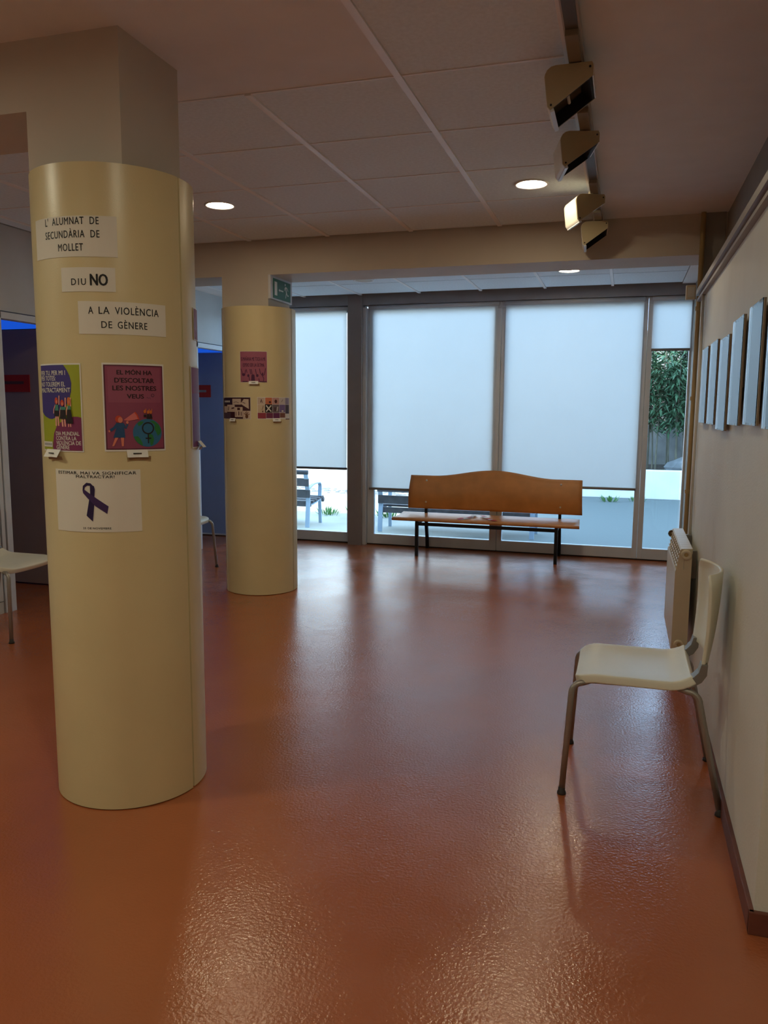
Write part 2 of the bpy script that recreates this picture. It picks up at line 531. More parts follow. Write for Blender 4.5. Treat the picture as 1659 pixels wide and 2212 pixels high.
def blind(x0, x1, zb, label, bar, zt=2.47):
    t = thing('roller_blind', label, 'blind', ((x0 + x1) / 2, 7.925, zt), 0, 'roller blinds')
    w = (x1 - x0) / 2
    def fs(u, v):
        x = -w + 2 * w * u
        z = (zb - zt) * v
        return (x, 0.004 * math.sin(u * 7 + v * 3) * v, z)
    MB().grid(12, 10, fs).build('fabric', M['blind'], t, smooth=True, fix=False)
    MB().tube([(-w, 0.0, zb - zt - 0.008), (w, 0.0, zb - zt - 0.008)], 0.013, 8).build('bottom_bar', bar, t)
    MB().tube([(-w - 0.01, 0.005, 0.012), (w + 0.01, 0.005, 0.012)], 0.022, 12).build('roller_tube', M['alu'], t, smooth=True)
    return t
barg = mat('grey_blind_bar', (0.20, 0.185, 0.17), 0.5)
blind(-3.80, -2.825, 0.815, 'white roller blind partly lowered behind the far column', M['bar_dark'])
blind(-2.572, -1.245, 0.615, 'white roller blind behind the left half of the bench, lowest of all', barg)
blind(-1.168, 0.125, 0.70, 'white roller blind behind the right half of the bench', barg)
blind(0.205, 0.545, 2.02, 'short white roller blind above the bamboo window', barg)

# ------------------------------------------------------------------ column cladding
def cladding(cx, cy, r, zt, label):
    t = thing('column_cladding', label, 'column', (cx, cy, 0))
    def shell(name, a0, a1, rr):
        n = 48
        o = arc(0, 0, rr, a0, a1, n)
        i = list(reversed(arc(0, 0, rr - 0.014, a0, a1, n)))
        m = MB().prism(o + i, 0.004, zt, 'z')
        ob = m.build(name, M['shell'], t, auto=True, fix=True)
        return ob
    shell('front_shell', -174.5, -6.0, r)
    shell('back_shell', -3.6, 183.0, r - 0.002)
    return t
C1 = (-1.80, 2.55, 0.280)
C2 = (-2.76, 5.71, 0.285)
cladding(*C1, 2.24, 'near cream round column with protest notes and posters')
cladding(*C2, 2.20, 'far cream round column beside the window with three posters')

# ------------------------------------------------------------------ paper on columns
def text_mesh(s, bold=0.0, space=1.0):
    cu = bpy.data.curves.new('lettering', 'FONT')
    cu.body = s
    cu.size = 1.0
    cu.offset = bold
    cu.space_character = space
    cu.resolution_u = 3
    o = bpy.data.objects.new('lettering', cu)
    COL.objects.link(o)
    dg = bpy.context.evaluated_depsgraph_get()
    me = bpy.data.meshes.new_from_object(o.evaluated_get(dg))
    bpy.data.objects.remove(o)
    bpy.data.curves.remove(cu)
    return me
CAP = None
def text_geo(s, x0, x1, y, cap, bold=0.0, space=1.0):
    """verts and faces of a text line fitted between x0 and x1 with given cap height, on baseline y"""
    global CAP
    if CAP is None:
        h = text_mesh('H')
        CAP = max(v.co.y for v in h.vertices)
        bpy.data.meshes.remove(h)
    me = text_mesh(s, 0.0, space)
    xa = min(v.co.x for v in me.vertices)
    xb = max(v.co.x for v in me.vertices)
    kx, ky = (x1 - x0) / (xb - xa), cap / CAP
    V = [(x0 + (v.co.x - xa) * kx, y + v.co.y * ky) for v in me.vertices]
    F = [tuple(p.vertices) for p in me.polygons]
    bpy.data.meshes.remove(me)
    if bold:
        # heavier weight: copies shifted a little each way
        b = bold * ky
        V0, F0, n = V, F, len(V)
        V, F = [], []
        for k, (dx, dy) in enumerate(((-b, 0), (b, 0), (0, b * 0.6), (0, -b * 0.6))):
            V += [(x + dx, yy + dy) for x, yy in V0]
            F += [tuple(i + n * k for i in f) for f in F0]
    return V, F
def poly(pts):
    return list(pts), [tuple(range(len(pts)))]
def rect(x0, y0, x1, y1):
    return poly([(x0, y0), (x1, y0), (x1, y1), (x0, y1)])
def ell(cx, cy, rx, ry, n=20):
    return poly([(cx + rx * math.cos(2 * PI * i / n), cy + ry * math.sin(2 * PI * i / n)) for i in range(n)])
def ring(cx, cy, r0, r1, n=24, a0=0, a1=360):
    o = arc(cx, cy, r1, a0, a1, n)
    i = arc(cx, cy, r0, a0, a1, n)
    V = o + i
    return V, [(k, k + 1, n + 1 + k + 1, n + 1 + k) for k in range(n)]
def stroke(pts, w):
    V, F = [], []
    for i, p in enumerate(pts):
        a = pts[max(0, i - 1)]
        b = pts[min(len(pts) - 1, i + 1)]
        d = Vector((b[0] - a[0], b[1] - a[1])).normalized()
        V += [(p[0] - d.y * w / 2, p[1] + d.x * w / 2), (p[0] + d.y * w / 2, p[1] - d.x * w / 2)]
    for i in range(len(pts) - 1):
        F.append((2 * i, 2 * i + 1, 2 * i + 3, 2 * i + 2))
    return V, F

def bend(geos, C, a0, z0, lift, u_center=None, thick=0.0, tilt=0.0):
    """mesh of flat paper geometry (mm) wrapped on the column surface"""
    bm = bmesh.new()
    for V, F in geos:
        vs_ = [bm.verts.new((x, y, 0)) for x, y in V]
        for f in F:
            try:
                bm.faces.new([vs_[i] for i in f])
            except ValueError:
                pass
    xs_ = [v.co.x for v in bm.verts]
    bmesh.ops.triangulate(bm, faces=[f for f in bm.faces if len(f.verts) > 4])
    x = math.ceil(min(xs_) / 9) * 9
    while x < max(xs_):
        bmesh.ops.bisect_plane(bm, geom=bm.verts[:] + bm.edges[:] + bm.faces[:], plane_co=(x, 0, 0), plane_no=(1, 0, 0), dist=1e-4)
        x += 9
    for f in bm.faces:
        f.normal_update()
        if f.normal.z < 0:
            f.normal_flip()
    if thick:
        r = bmesh.ops.extrude_face_region(bm, geom=bm.faces[:])
        for v in r['geom']:
            if isinstance(v, bmesh.types.BMVert):
                v.co.z = thick * 1000
    cx, cy, r = C
    for v in bm.verts:
        a = math.radians(a0) + v.co.x / 1000 / r
        rr = r + lift + v.co.z / 1000
        v.co = Vector((rr * math.cos(a), rr * math.sin(a), v.co.y / 1000 + z0))
    return bm

class Sheet:
    """a paper on a column; parts are children meshes in the frame of the column axis"""
    def __init__(s, name, label, cat, C, a0, z0, w, h, m, group=None, skew=0.0):
        cx, cy, r = C
        s.C, s.a0, s.z0, s.skew = C, a0, z0, skew
        s.n = 0
        am = math.radians(a0) + w / 2000 / r
        s.off = Vector((r * math.cos(am), r * math.sin(am), z0))
        s.t = thing(name, label, cat, (cx + s.off.x, cy + s.off.y, z0), 0, group)
        s.part('sheet', m, [rect(0, 0, w, h)], thick=0.0006)
    def part(s, name, m, geos, thick=0.0, label=None):
        lift = 0.0008 + 0.0005 * s.n + (0.0006 if s.n else 0)
        if s.skew:
            geos = [([(x, y + s.skew * x) for x, y in V], F) for V, F in geos]
        bm = bend(geos, s.C, s.a0, s.z0, lift, thick=thick)
        for v in bm.verts:
            v.co -= s.off
        me = bpy.data.meshes.new(name)
        bm.to_mesh(me)
        bm.free()
        me.materials.append(m)
        o = bpy.data.objects.new(name, me)
        COL.objects.link(o)
        o.parent = s.t
        if label:
            o['label'] = label
        if len(geos) > 1:
            o['kind'] = 'stuff'
        s.n += 1
        return o
    def text(s, m, lines, bold=0.0, space=1.0, name='lettering'):
        for ln in lines:
            s.part(name, m, [text_geo(*ln, bold=bold, space=space)])
            s.n -= 1
        s.n += 1

INK = M['ink']
n1 = Sheet('paper_note', "top white note reading L' ALUMNAT DE SECUNDÀRIA DE MOLLET on the near column", 'note', C1, -120, 1.94, 324, 130, M['note'], 'printed notes on the near column')
n1.text(INK, [("L'  ALUMNAT  DE", 67, 268, 103, 23), ("SECUNDÀRIA  DE", 65, 269, 61, 23), ("MOLLET", 123, 214, 19, 23)], 0.012, 1.15)
n2 = Sheet('paper_note', 'small white note reading DIU NO on the near column', 'note', C1, -93.4, 1.828, 184, 78, M['note'], 'printed notes on the near column')
n2.text(INK, [("DIU", 38, 89, 21, 21)], 0.01, 1.3)
n2.text(INK, [("NO", 104, 159, 20, 36)], 0.03, 1.0)
n3 = Sheet('paper_note', 'white note reading A LA VIOLÈNCIA DE GÈNERE on the near column', 'note', C1, -81.5, 1.69, 294, 107, M['note'], 'printed notes on the near column')
n3.text(INK, [("A", 35, 51, 66, 23), ("LA", 69, 103, 66, 23), ("VIOLÈNCIA", 121, 266, 66, 23), ("DE", 76, 110, 20, 22), ("GÈNERE", 128, 224, 20, 22)], 0.012, 1.15)

# poster A: blue, green and purple with three women
WH = P('print_white', 225, 222, 215)
skin = P('print_skin', 222, 130, 105)
skin2 = P('print_skin_pale', 235, 165, 150)
redhair = P('print_red_hair', 205, 70, 40)
orhair = P('print_orange_hair', 214, 115, 40)
teal = P('print_teal', 70, 135, 120)
blk = P('print_black', 32, 20, 24)
pa = Sheet('poster', 'blue, green and purple poster with three women raising arms, left on the near column', 'poster', C1, -124, 1.295, 207, 299, M['white'], 'A4 posters on the near column')
pa.part('green_ground', P('print_green', 160, 170, 40), [rect(4, 5, 203, 294)])
pa.part('blue_shape', P('print_blue', 62, 50, 128), [poly([(4, 294), (140, 294), (153, 279), (165, 257), (171, 232), (168, 203), (161, 182), (146, 158), (123, 131), (97, 118), (76, 111), (56, 112), (26, 120), (4, 134)])])
pa.part('purple_shape', P('print_plum', 125, 45, 90), [poly([(72, 5), (74, 28), (81, 61), (98, 87), (121, 102), (147, 113), (174, 120), (189, 120), (203, 117), (203, 5)])])
pa.part('logo_strip', WH, [rect(8, 15, 70, 33)])
pa.n -= 1
pa.text(WH, [("PER TU, PER MI I", 12, 148, 260, 15), ("PER TOTES:", 11, 103, 242, 15), ("NO TOLEREM EL", 11, 146, 222, 15), ("MALTRACTAMENT", 10, 166, 202, 15), ("DIA MUNDIAL", 93, 194, 56, 13), ("CONTRA LA", 93, 182, 40, 13), ("VIOLÈNCIA DE", 93, 199, 24, 13), ("GÈNERE", 93, 153, 9, 13)], 0.02)
pa.part('logo_print', P('print_grey', 150, 150, 150), [rect(14 + 11 * k, 20, 21 + 11 * k, 28) for k in range(5)])
pa.n -= 1
pa.part('figure_arms', skin2, [stroke([(115, 160), (117, 191)], 5), stroke([(97, 160), (88, 145), (86, 130)], 4), stroke([(143, 150), (145, 184)], 5), stroke([(122, 150), (117, 135), (117, 118)], 4), stroke([(165, 155), (165, 184)], 5), stroke([(152, 155), (147, 140), (146, 125)], 4), stroke([(98, 122), (97, 88)], 7), stroke([(107, 122), (110, 88)], 7), stroke([(127, 112), (129, 86)], 7), stroke([(138, 112), (140, 86)], 6), stroke([(155, 96), (154, 85)], 4), stroke([(162, 96), (163, 85)], 4)])
pa.part('figure_tops', teal, [poly([(97, 160), (112, 160), (113, 139), (95, 139)]), poly([(122, 153), (144, 153), (144, 142), (121, 142)]), poly([(154, 156), (165, 156), (166, 143), (152, 143)])])
pa.part('figure_heads', redhair, [ell(104, 173, 8, 12), ell(131, 166, 8, 11)])
pa.n -= 1
pa.part('figure_head', orhair, [ell(159, 172, 7, 14)])
pa.part('figure_skirts', blk, [poly([(94, 140), (113, 140), (114, 121), (90, 121)]), poly([(121, 143), (144, 143), (147, 112), (118, 112)]), poly([(152, 144), (166, 144), (174, 97), (145, 97)])])
pa.n -= 1
pa.part('figure_faces', skin, [ell(106, 170, 4, 6), ell(132, 163, 4, 6), ell(161, 170, 3.5, 6)])

# poster B: magenta with megaphone and globe
pb_ = Sheet('poster', 'magenta poster with a woman, megaphone and globe reading EL MÓN HA D\'ESCOLTAR', 'poster', C1, -67, 1.298, 208, 298, M['white'], 'A4 posters on the near column')
pb_.part('dark_border', P('print_maroon', 92, 30, 55), [rect(5, 6, 203, 292)])
pb_.part('magenta_ground', P('print_magenta', 142, 66, 95), [rect(10, 10, 199, 288)])
pb_.part('text_panel', P('print_magenta_pale', 152, 78, 104), [rect(18, 166, 192, 284)])
pb_.text(P('print_dark_wine', 45, 5, 22), [("EL MÓN HA", 48, 163, 260, 14), ("D'ESCOLTAR", 40, 170, 233, 15), ("LES NOSTRES", 33, 177, 207, 15), ("VEUS", 78, 133, 180, 14)], 0.035)
pb_.n -= 1
pb_.part('pen_doodle', P('print_doodle', 95, 50, 75), [stroke([(143, 185), (149, 181), (154, 184), (156, 178)], 1.5), ring(164, 191, 4, 6)])
pb_.n -= 1
pb_.part('globe', P('print_globe_blue', 45, 110, 150), [ell(143, 63, 50, 48, 36)])
pb_.part('globe_land', P('print_globe_green', 40, 120, 60), [poly([(150, 104), (165, 104), (183, 90), (191, 70), (188, 60), (178, 52), (172, 66), (166, 76), (168, 90), (158, 98)]), poly([(96, 50), (108, 52), (117, 42), (124, 28), (124, 18), (112, 26), (102, 36)]), poly([(108, 96), (118, 102), (130, 102), (124, 92), (113, 86)]), poly([(150, 60), (160, 55), (164, 40), (160, 24), (152, 18), (148, 36), (144, 52)])])
pb_.part('female_symbol', INK, [ring(144, 79, 16.5, 21, 28), rect(141.8, 27, 146.2, 59), rect(134.5, 42, 154, 46.5)])
pb_.n -= 1
pb_.part('dress', P('print_dress_blue', 30, 75, 120), [poly([(41, 97), (65, 97), (68, 47), (30, 47), (40, 78)]), stroke([(44, 93), (34, 80), (21, 71)], 9), stroke([(62, 93), (72, 80), (76, 93)], 8)])
pb_.part('megaphone', P('print_pink', 215, 115, 115), [poly([(65, 107), (101, 134), (113, 110), (80, 104)])])
pb_.part('hair', redhair, [ell(49, 110, 11, 12)])
pb_.n -= 1
pb_.part('limbs', skin, [poly([(36, 47), (46, 47), (31, 18), (25, 18)]), poly([(54, 47), (64, 47), (62, 18), (56, 18)]), ell(76, 99, 4, 5), ell(18, 69, 3, 4)])
pb_.part('face', skin, [ell(54, 107, 7.5, 10)])
pb_.n -= 1
pb_.part('megaphone_rim', redhair, [stroke([(101, 134), (108, 124), (113, 109)], 4)])
pb_.part('small_figures', blk, [rect(130, 118, 139, 125), poly([(141, 127), (148, 127), (150, 112), (139, 112)]), poly([(150, 126), (157, 126), (160, 112), (149, 112)])])
pb_.n -= 1
pb_.part('small_figure_tops', orhair, [ell(134, 136, 4, 6), ell(145, 134, 4, 6), ell(154, 134, 4, 6), stroke([(137, 132), (138, 146)], 2), stroke([(148, 130), (149, 145)], 2), stroke([(157, 130), (158, 145)], 2)])

# ribbon sheet
rb = Sheet('paper_sheet', 'white sheet with a dark purple ribbon, lowest on the near column', 'poster', C1, -108, 1.02, 314, 215, M['note'])
rb.text(INK, [("ESTIMAR, MAI VA SIGNIFICAR", 17, 300, 199, 10), ("MALTRACTAR!", 95, 229, 187, 9), ("25 DE NOVEMBRE", 114, 212, 10, 6.5)], 0.025, 1.12)
rb.part('ribbon_back', P('print_ribbon_dark', 38, 22, 72), [poly([(145, 163), (159, 160), (162, 148), (159, 115), (158, 95), (151, 37), (129, 57), (139, 105), (145, 135)]), poly([(118, 145), (120, 160), (133, 171), (148, 169), (160, 156), (145, 160), (136, 161), (127, 155), (125, 147)])])
rb.part('ribbon_front', P('print_ribbon', 62, 38, 92), [poly([(118, 147), (125, 147), (159, 123), (206, 90), (201, 64), (163, 90), (140, 113), (120, 135)])])

# posters round the right flank of the near column
s1 = Sheet('poster', 'purple poster curling round the right flank of the near column', 'poster', C1, 5, 1.30, 207, 298, M['white'])
s1.part('purple_ground', P('print_violet', 112, 62, 118), [rect(4, 4, 203, 294)])
s1.part('plum_band', P('print_plum_band', 125, 45, 90), [rect(4, 200, 203, 294)])
s2 = Sheet('poster', 'small mauve note high on the right flank of the near column', 'note', C1, 13, 1.695, 207, 116, M['white'])
s2.part('mauve_ground', P('print_mauve', 135, 75, 105), [rect(3, 3, 204, 113)])

def caption(C, a0, z0, w, h, lift, label, txt=True):
    """a small folded card taped under a poster, its lower edge standing off the column"""
    cx, cy, r = C
    am = math.radians(a0) + w / 2000 / r
    n = Vector((math.cos(am), math.sin(am), 0))
    tg = Vector((-n.y, n.x, 0))
    base = Vector((cx, cy, 0)) + n * (r + 0.004)
    t = thing('caption_card', label, 'label', (base.x, base.y, z0))
    t.rotation_euler = (0, 0, am + PI / 2)
    hw = w / 2000
    def fs(u, v):
        return (-hw + 2 * hw * u, -lift * (1 - v) * (0.6 + 0.4 * abs(2 * u - 1)), h / 1000 * v)
    MB().grid(6, 3, fs).build('card', M['white'], t, solid=0.0006, fix=False)
    if txt:
        MB().box(-hw * 0.42, hw * 0.38, -lift * 0.6 - 0.0014, -lift * 0.6 - 0.0008, h / 1000 * 0.45, h / 1000 * 0.58).build('printed_line', INK, t)
        t.children[-1].rotation_euler = (0, 0, 0)
    MB().grid(4, 2, lambda u, v: (-hw * 0.8 + 2.1 * hw * u, -lift * 0.2 * v - 0.001, -0.009 + 0.012 * v)).build('tape_flap', P('tape_tan', 150, 120, 85), t, solid=0.0005, fix=False)
    return t
caption(C1, -116, 1.276, 78, 26, 0.016, 'small white caption card under the three-women poster')
caption(C1, -52.7, 1.278, 70, 26, 0.014, 'small white caption card under the magenta globe poster')
caption(C1, 14, 1.30, 60, 24, 0.020, 'small tan card edge sticking out right of the near column', False)

# far column posters
q1 = Sheet('poster', 'mauve poster of silhouettes with raised arms, highest on the far column', 'poster', C2, -94.5, 1.637, 207, 230, M['white'], 'posters on the far column')
q1.part('mauve_ground', P('print_mauve_pink', 158, 88, 112), [rect(2, 2, 205, 228)])
vio = P('print_deep_violet', 78, 26, 70)
q1.text(vio, [("SI MAÑANA ME TOCA A MÍ", 11, 192, 160, 26), ("ESPERO SER LA ÚLTIMA", 24, 185, 116, 25)], 0.01)
figs = []
for (cx_, hy, w_) in ((29, 58, 9), (66, 50, 8), (101, 48, 12), (133, 51, 9), (172, 62, 6)):
    figs += [ell(cx_, hy, w_, 12), poly([(cx_ - w_, hy - 4), (cx_ + w_, hy - 4), (cx_ + w_ + 3, 6), (cx_ - w_ - 3, 6)])] if w_ in (12,) else [ell(cx_, hy, w_, 11)]
figs += [stroke(p, 5) for p in ([(20, 50), (16, 78), (6, 102)], [(38, 50), (44, 90), (51, 96), (56, 70)], [(78, 98), (86, 60)], [(88, 98), (95, 60)], [(120, 98), (126, 60)], [(149, 102), (155, 70), (172, 46), (186, 60), (195, 106)], [(72, 40), (76, 8)], [(144, 30), (148, 8)], [(172, 46), (180, 30), (178, 8)])]
figs += [rect(18, 3, 60, 10), rect(150, 3, 200, 10)]
q1.part('silhouettes', vio, figs)

q2 = Sheet('poster', 'dark maroon collage poster with a brown hand, lower left on the far column', 'poster', C2, -141, 1.362, 312, 166, M['white'], 'posters on the far column')
q2.part('maroon_ground', P('print_dark_maroon', 62, 18, 32), [rect(3, 3, 309, 163)])
cream = P('print_cream', 205, 185, 170)
q2.part('pale_cutouts', cream, [rect(151, 109, 233, 153), poly([(258, 151), (296, 150), (297, 77), (229, 116)]), rect(83, 55, 175, 108), rect(24, 33, 80, 97), rect(176, 16, 247, 91), rect(249, 4, 309, 63)])
q2.part('grey_cutout', P('print_slate', 85, 62, 78), [rect(27, 4, 130, 48)])
q2.n -= 1
q2.part('navy_panel', P('print_navy', 48, 30, 58), [rect(21, 112, 144, 155)])
q2.n -= 1
q2.part('hand', P('print_hand', 105, 62, 35), [ell(280, 20, 12, 14)] + [stroke([(280, 24), (280 + dx, 24 + dy)], 5) for dx, dy in ((-22, 22), (-12, 32), (0, 36), (12, 30), (22, 16))])
q2.n -= 1
q2.part('dark_marks', P('print_mark', 70, 30, 35), [stroke([(165, 125), (190, 130), (215, 122)], 3), stroke([(245, 128), (270, 118)], 4), stroke([(100, 65), (108, 95)], 8), stroke([(140, 80), (170, 85)], 10), rect(200, 68, 225, 86), rect(185, 25, 190, 55), rect(210, 28, 218, 58), rect(232, 26, 238, 56)])
q2.part('navy_lettering', WH, [rect(40 + 22 * k, 126, 56 + 22 * k, 140) for k in range(4)])

q3 = Sheet('poster', 'collage poster of many small drawings, lower right on the far column', 'poster', C2, -68.5, 1.363, 272, 165, M['white'], 'posters on the far column')
cells = [('paper', 200, 180, 165, 3, 112, 57, 162), ('orange', 205, 120, 85, 60, 112, 112, 162), ('rose', 195, 150, 145, 114, 112, 170, 162), ('pale', 205, 195, 190, 172, 112, 226, 162), ('lilac', 150, 140, 165, 228, 112, 269, 162), ('cream2', 205, 185, 160, 3, 50, 55, 110), ('ink2', 25, 18, 25, 57, 50, 112, 112), ('ash', 110, 100, 110, 114, 50, 170, 110), ('violet2', 118, 100, 150, 172, 52, 226, 110), ('slate2', 70, 62, 78, 228, 42, 269, 110), ('crimson', 150, 52, 70, 3, 5, 64, 48), ('purple2', 115, 45, 82, 66, 8, 118, 48), ('purple3', 105, 42, 92, 120, 8, 175, 48), ('umber', 120, 75, 62, 177, 12, 226, 48)]
for nm, r_, g_, b_, x0, y0, x1, y1 in cells:
    q3.part('drawing', P('print_' + nm, r_, g_, b_), [rect(x0, y0, x1, y1)])
    q3.n -= 1
q3.n += 1
q3.part('dark_drawing_lines', P('print_mark', 70, 30, 35), [stroke([(25, 125), (32, 150)], 5), stroke([(38, 122), (34, 140)], 4), ell(95, 128, 9, 8), ell(142, 134, 11, 14), stroke([(190, 130), (205, 150)], 3), stroke([(35, 70), (45, 100)], 3), ell(40, 58, 4, 7), rect(130, 62, 140, 90), rect(230, -2, 272, 4)])
q3.part('white_drawing_lines', WH, [stroke([(66, 58), (84, 80), (104, 104)], 9), stroke([(104, 58), (84, 80), (66, 104)], 9), stroke([(150, 60), (158, 95)], 6), ell(200, 62, 10, 6), rect(230, 8, 268, 38)])
caption(C2, -80.5, 1.624, 70, 23, 0.010, 'small white caption card under the silhouettes poster')
caption(C2, -116, 1.345, 62, 24, 0.010, 'small white caption card under the maroon collage')
caption(C2, -46, 1.346, 65, 25, 0.010, 'small white caption card under the collage of small drawings')

# pale strip of blurred print on each door sign
for sg, x0, x1, y in SIGNS:
    if x0 < -4.8:
        box('print_strip', P('sign_strip', 105, 70, 62), (x0 + 0.02, x1 - 0.055, y, y + 0.0005, 1.622, 1.645), sg)
    else:
        box('print_strip', P('print_grey', 150, 150, 150), (x0 + 0.03, x1 - 0.055, y, y + 0.0005, 1.615, 1.640), sg)

# ------------------------------------------------------------------ exit sign on the far pillar
ex = thing('exit_sign', 'green emergency exit sign with running figure on the far pillar', 'sign', (-2.584, 5.70, 2.256))
MB().box(0.0, 0.02, -0.195, 0.205, 0.0, 0.175).build('sign_frame', M['alu'], ex, bevel=0.004)
MB().box(0.021, 0.024, -0.15, 0.165, 0.012, 0.155).build('green_panel', M['exitgreen'], ex)
def sgn(name, geos, lift):
    V, F = [], []
    for v, f in geos:
        n = len(V)
        V += [(0.0245 + lift, -0.15 + x / 1000, 0.012 + z / 1000) for x, z in v]
        F += [tuple(n + i for i in q) for q in f]
    me = bpy.data.meshes.new(name)
    me.from_pydata(V, [], F)
    me.materials.append(M['exitwhite'])
    o = bpy.data.objects.new(name, me)
    COL.objects.link(o)
    o.parent = ex
sgn('door_pictogram', [rect(20, 22, 66, 122)], 0)
sgn('arrow', [rect(100, 62, 178, 72), poly([(92, 67), (112, 54), (112, 80)])], 0)
sgn('running_figure', [ell(214, 122, 9, 9), stroke([(224, 108), (226, 88), (236, 66)], 16), stroke([(222, 106), (204, 92), (200, 76)], 8), stroke([(228, 106), (250, 98), (268, 80)], 8), stroke([(236, 66), (228, 44), (222, 22)], 10), stroke([(238, 64), (256, 46), (276, 46)], 10)], 0)

# ------------------------------------------------------------------ downlights
def downlight(x, y, z, label, lit=True, r=0.094, hall=False):
    t = thing('downlight', label, 'ceiling light', (x, y, z), 0, 'recessed downlights')
    MB().lathe([(r * 0.80, 0.010), (r * 0.84, -0.004), (r, -0.006), (r, 0.0), (r * 0.80, 0.012)], (0, 0, -0.001), 32).build('trim_ring', M['gridbar'], t, smooth=True)
    n = 32
    m = MB()
    m.v = [(r * 0.79 * math.cos(2 * PI * i / n), r * 0.79 * math.sin(2 * PI * i / n), -0.003) for i in range(n)]
    m.f = [tuple(reversed(range(n)))]
    m.build('lamp_disc', (HALL if hall else LAMP) if lit else M['spotwhite'], t, fix=False)
LAMP = emit('warm_lamp', LAMP_COL, LAMP_L)
HALL = emit('hall_lamp', HALL_COL, HALL_L)
downlight(-0.55, 4.563, ZC, 'lit downlight near the spotlight track')
downlight(-2.437, 4.519, ZC, 'lit downlight right of the near column top')
downlight(-0.50, 6.91, ZC2, 'lit downlight beyond the beam on the right')
downlight(-2.32, 6.96, ZC2, 'unlit downlight beyond the beam on the left', False)
for x, y, lb in ((-0.55, 1.0, 'lit downlight behind the camera, nearest the picture wall'), (-2.0, -1.2, 'lit downlight behind the camera in the middle of the hall'), (0.9, -0.8, 'lit downlight behind the camera on the right of the hall')):
    downlight(x, y, ZC, lb, hall=True)
downlight(-3.4, 1.2, ZC, 'larger cool lit downlight behind the camera near the partition', hall=True, r=0.125)

# ------------------------------------------------------------------ spotlight track
XT = -0.215
tk = thing('light_track', 'dark spotlight track running along the ceiling edge', 'light track', (XT, 2.0, ZC - 0.006))
MB().box(-0.020, 0.020, -3.0, 3.50, -0.040, -0.001).build('track_body', M['track'], tk)
MB().box(-0.026, -0.020, -3.0, 3.50, -0.036, -0.001).build('track_edge', M['trackwhite'], tk)
MB().box(0.020, 0.026, -3.0, 3.50, -0.036, -0.001).build('track_edge', M['trackwhite'], tk)

def spot_fixture(y, rz, label, tilt=0.0):
    t = thing('track_spotlight', label, 'spotlight', (XT, y, ZC - 0.041), rz, 'spotlights on the ceiling track')
    D = 0.20
    zt = -0.028
    # tan gear tray between track and head
    ad = MB().box(-0.021, 0.021, -0.20, 0.16, -0.024, -0.001).build('adapter', M['adapter'], t, bevel=0.003)
    ad.rotation_euler = (0, 0, -rz)
    MB().lathe([(0.0001, -0.027), (0.014, -0.027), (0.014, -0.002), (0.0001, -0.002)], (0, 0.05, 0), 16).build('pivot', M['adapter'], t)
    prof = [(0.060, zt - 0.045), (0.060, zt - 0.010)] + [(0.055, zt)] + [(-0.065 + 0.035 * math.cos(math.radians(a)), zt - 0.035 + 0.035 * math.sin(math.radians(a))) for a in (90, 115, 140, 165, 180)] + [(-0.088, zt - 0.13), (-0.078, zt - 0.142)]
    k = len(prof)
    h = MB()
    h.v = [(x, 0.0, z) for x, z in prof] + [(x, D, z) for x, z in prof]
    h.f = [(i, i + 1, k + i + 1, k + i) for i in range(k - 1)]
    h.build('housing', M['spotwhite'], t, solid=0.004, auto=True)
    for j, w in enumerate((-0.005, D + 0.001)):
        pl_ = MB().prism(prof, w, w + 0.004, 'y').build('end_plate', M['tan'], t)
        if j == 0:
            for sx, sz in ((0.050, zt - 0.016), (-0.076, zt - 0.127)):
                MB().lathe([(0.0001, -0.001), (0.004, -0.001), (0.004, 0.001)], (sx, w - 0.0005, sz), 8, 'y').build('screw', M['black'], pl_)
    # recessed mouth: rim bars, reflector, lamp tube
    a = Vector((0.060, zt - 0.045))
    b = Vector((-0.078, zt - 0.142))
    nrm = Vector((-(b - a).y, (b - a).x)).normalized()
    if nrm.y > 0:
        nrm = -nrm
    inn = -nrm
    p1, p2 = a + inn * 0.045 + (b - a) * 0.16, a + inn * 0.045 + (b - a) * 0.84
    MB().prism([tuple(p1), tuple(p2), tuple(p2 + inn * 0.004), tuple(p1 + inn * 0.004)], 0.006, D - 0.006, 'y').build('reflector', M['reflector'], t)
    MB().prism([tuple(a + (b - a) * 0.02), tuple(a + (b - a) * 0.07), tuple(p1 + inn * 0.004), tuple(p1)], 0.002, D - 0.002, 'y').build('mouth_side', M['black'], t)
    MB().prism([tuple(a + (b - a) * 0.98), tuple(a + (b - a) * 0.93), tuple(p2 + inn * 0.004), tuple(p2)], 0.002, D - 0.002, 'y').build('mouth_side', M['black'], t)
    e0, e1 = a + (b - a) * 0.02, a + (b - a) * 0.98
    q0, q1 = p1, p2
    for w in (0.001, D - 0.005):
        MB().prism([tuple(e0), tuple(e1), tuple(q1), tuple(q0)], w, w + 0.004, 'y').build('mouth_end', M['black'], t)
    c = (p1 + p2) / 2 - inn * 0.012
    MB().tube([(c.x, 0.04, c.y), (c.x, D - 0.04, c.y)], 0.006, 8).build('lamp_tube', M['spotwhite'], t)
    e = a + (b - a) * 0.97
    MB().prism([(e.x - 0.006, e.y), (e.x + 0.006, e.y + 0.004), (e.x + 0.010, e.y - 0.006), (e.x - 0.004, e.y - 0.010)], 0.0, D, 'y').build('front_lip', M['alu'], t)
    return t
spot_fixture(2.90, 0.0, 'track spotlight nearest the camera, its open mouth showing')
spot_fixture(3.58, math.radians(13), 'second track spotlight from the camera, turned aside')
spot_fixture(4.60, math.radians(22), 'third track spotlight, its left side brightly lit')
spot_fixture(5.24, math.radians(3), 'last track spotlight, tucked against the far beam')

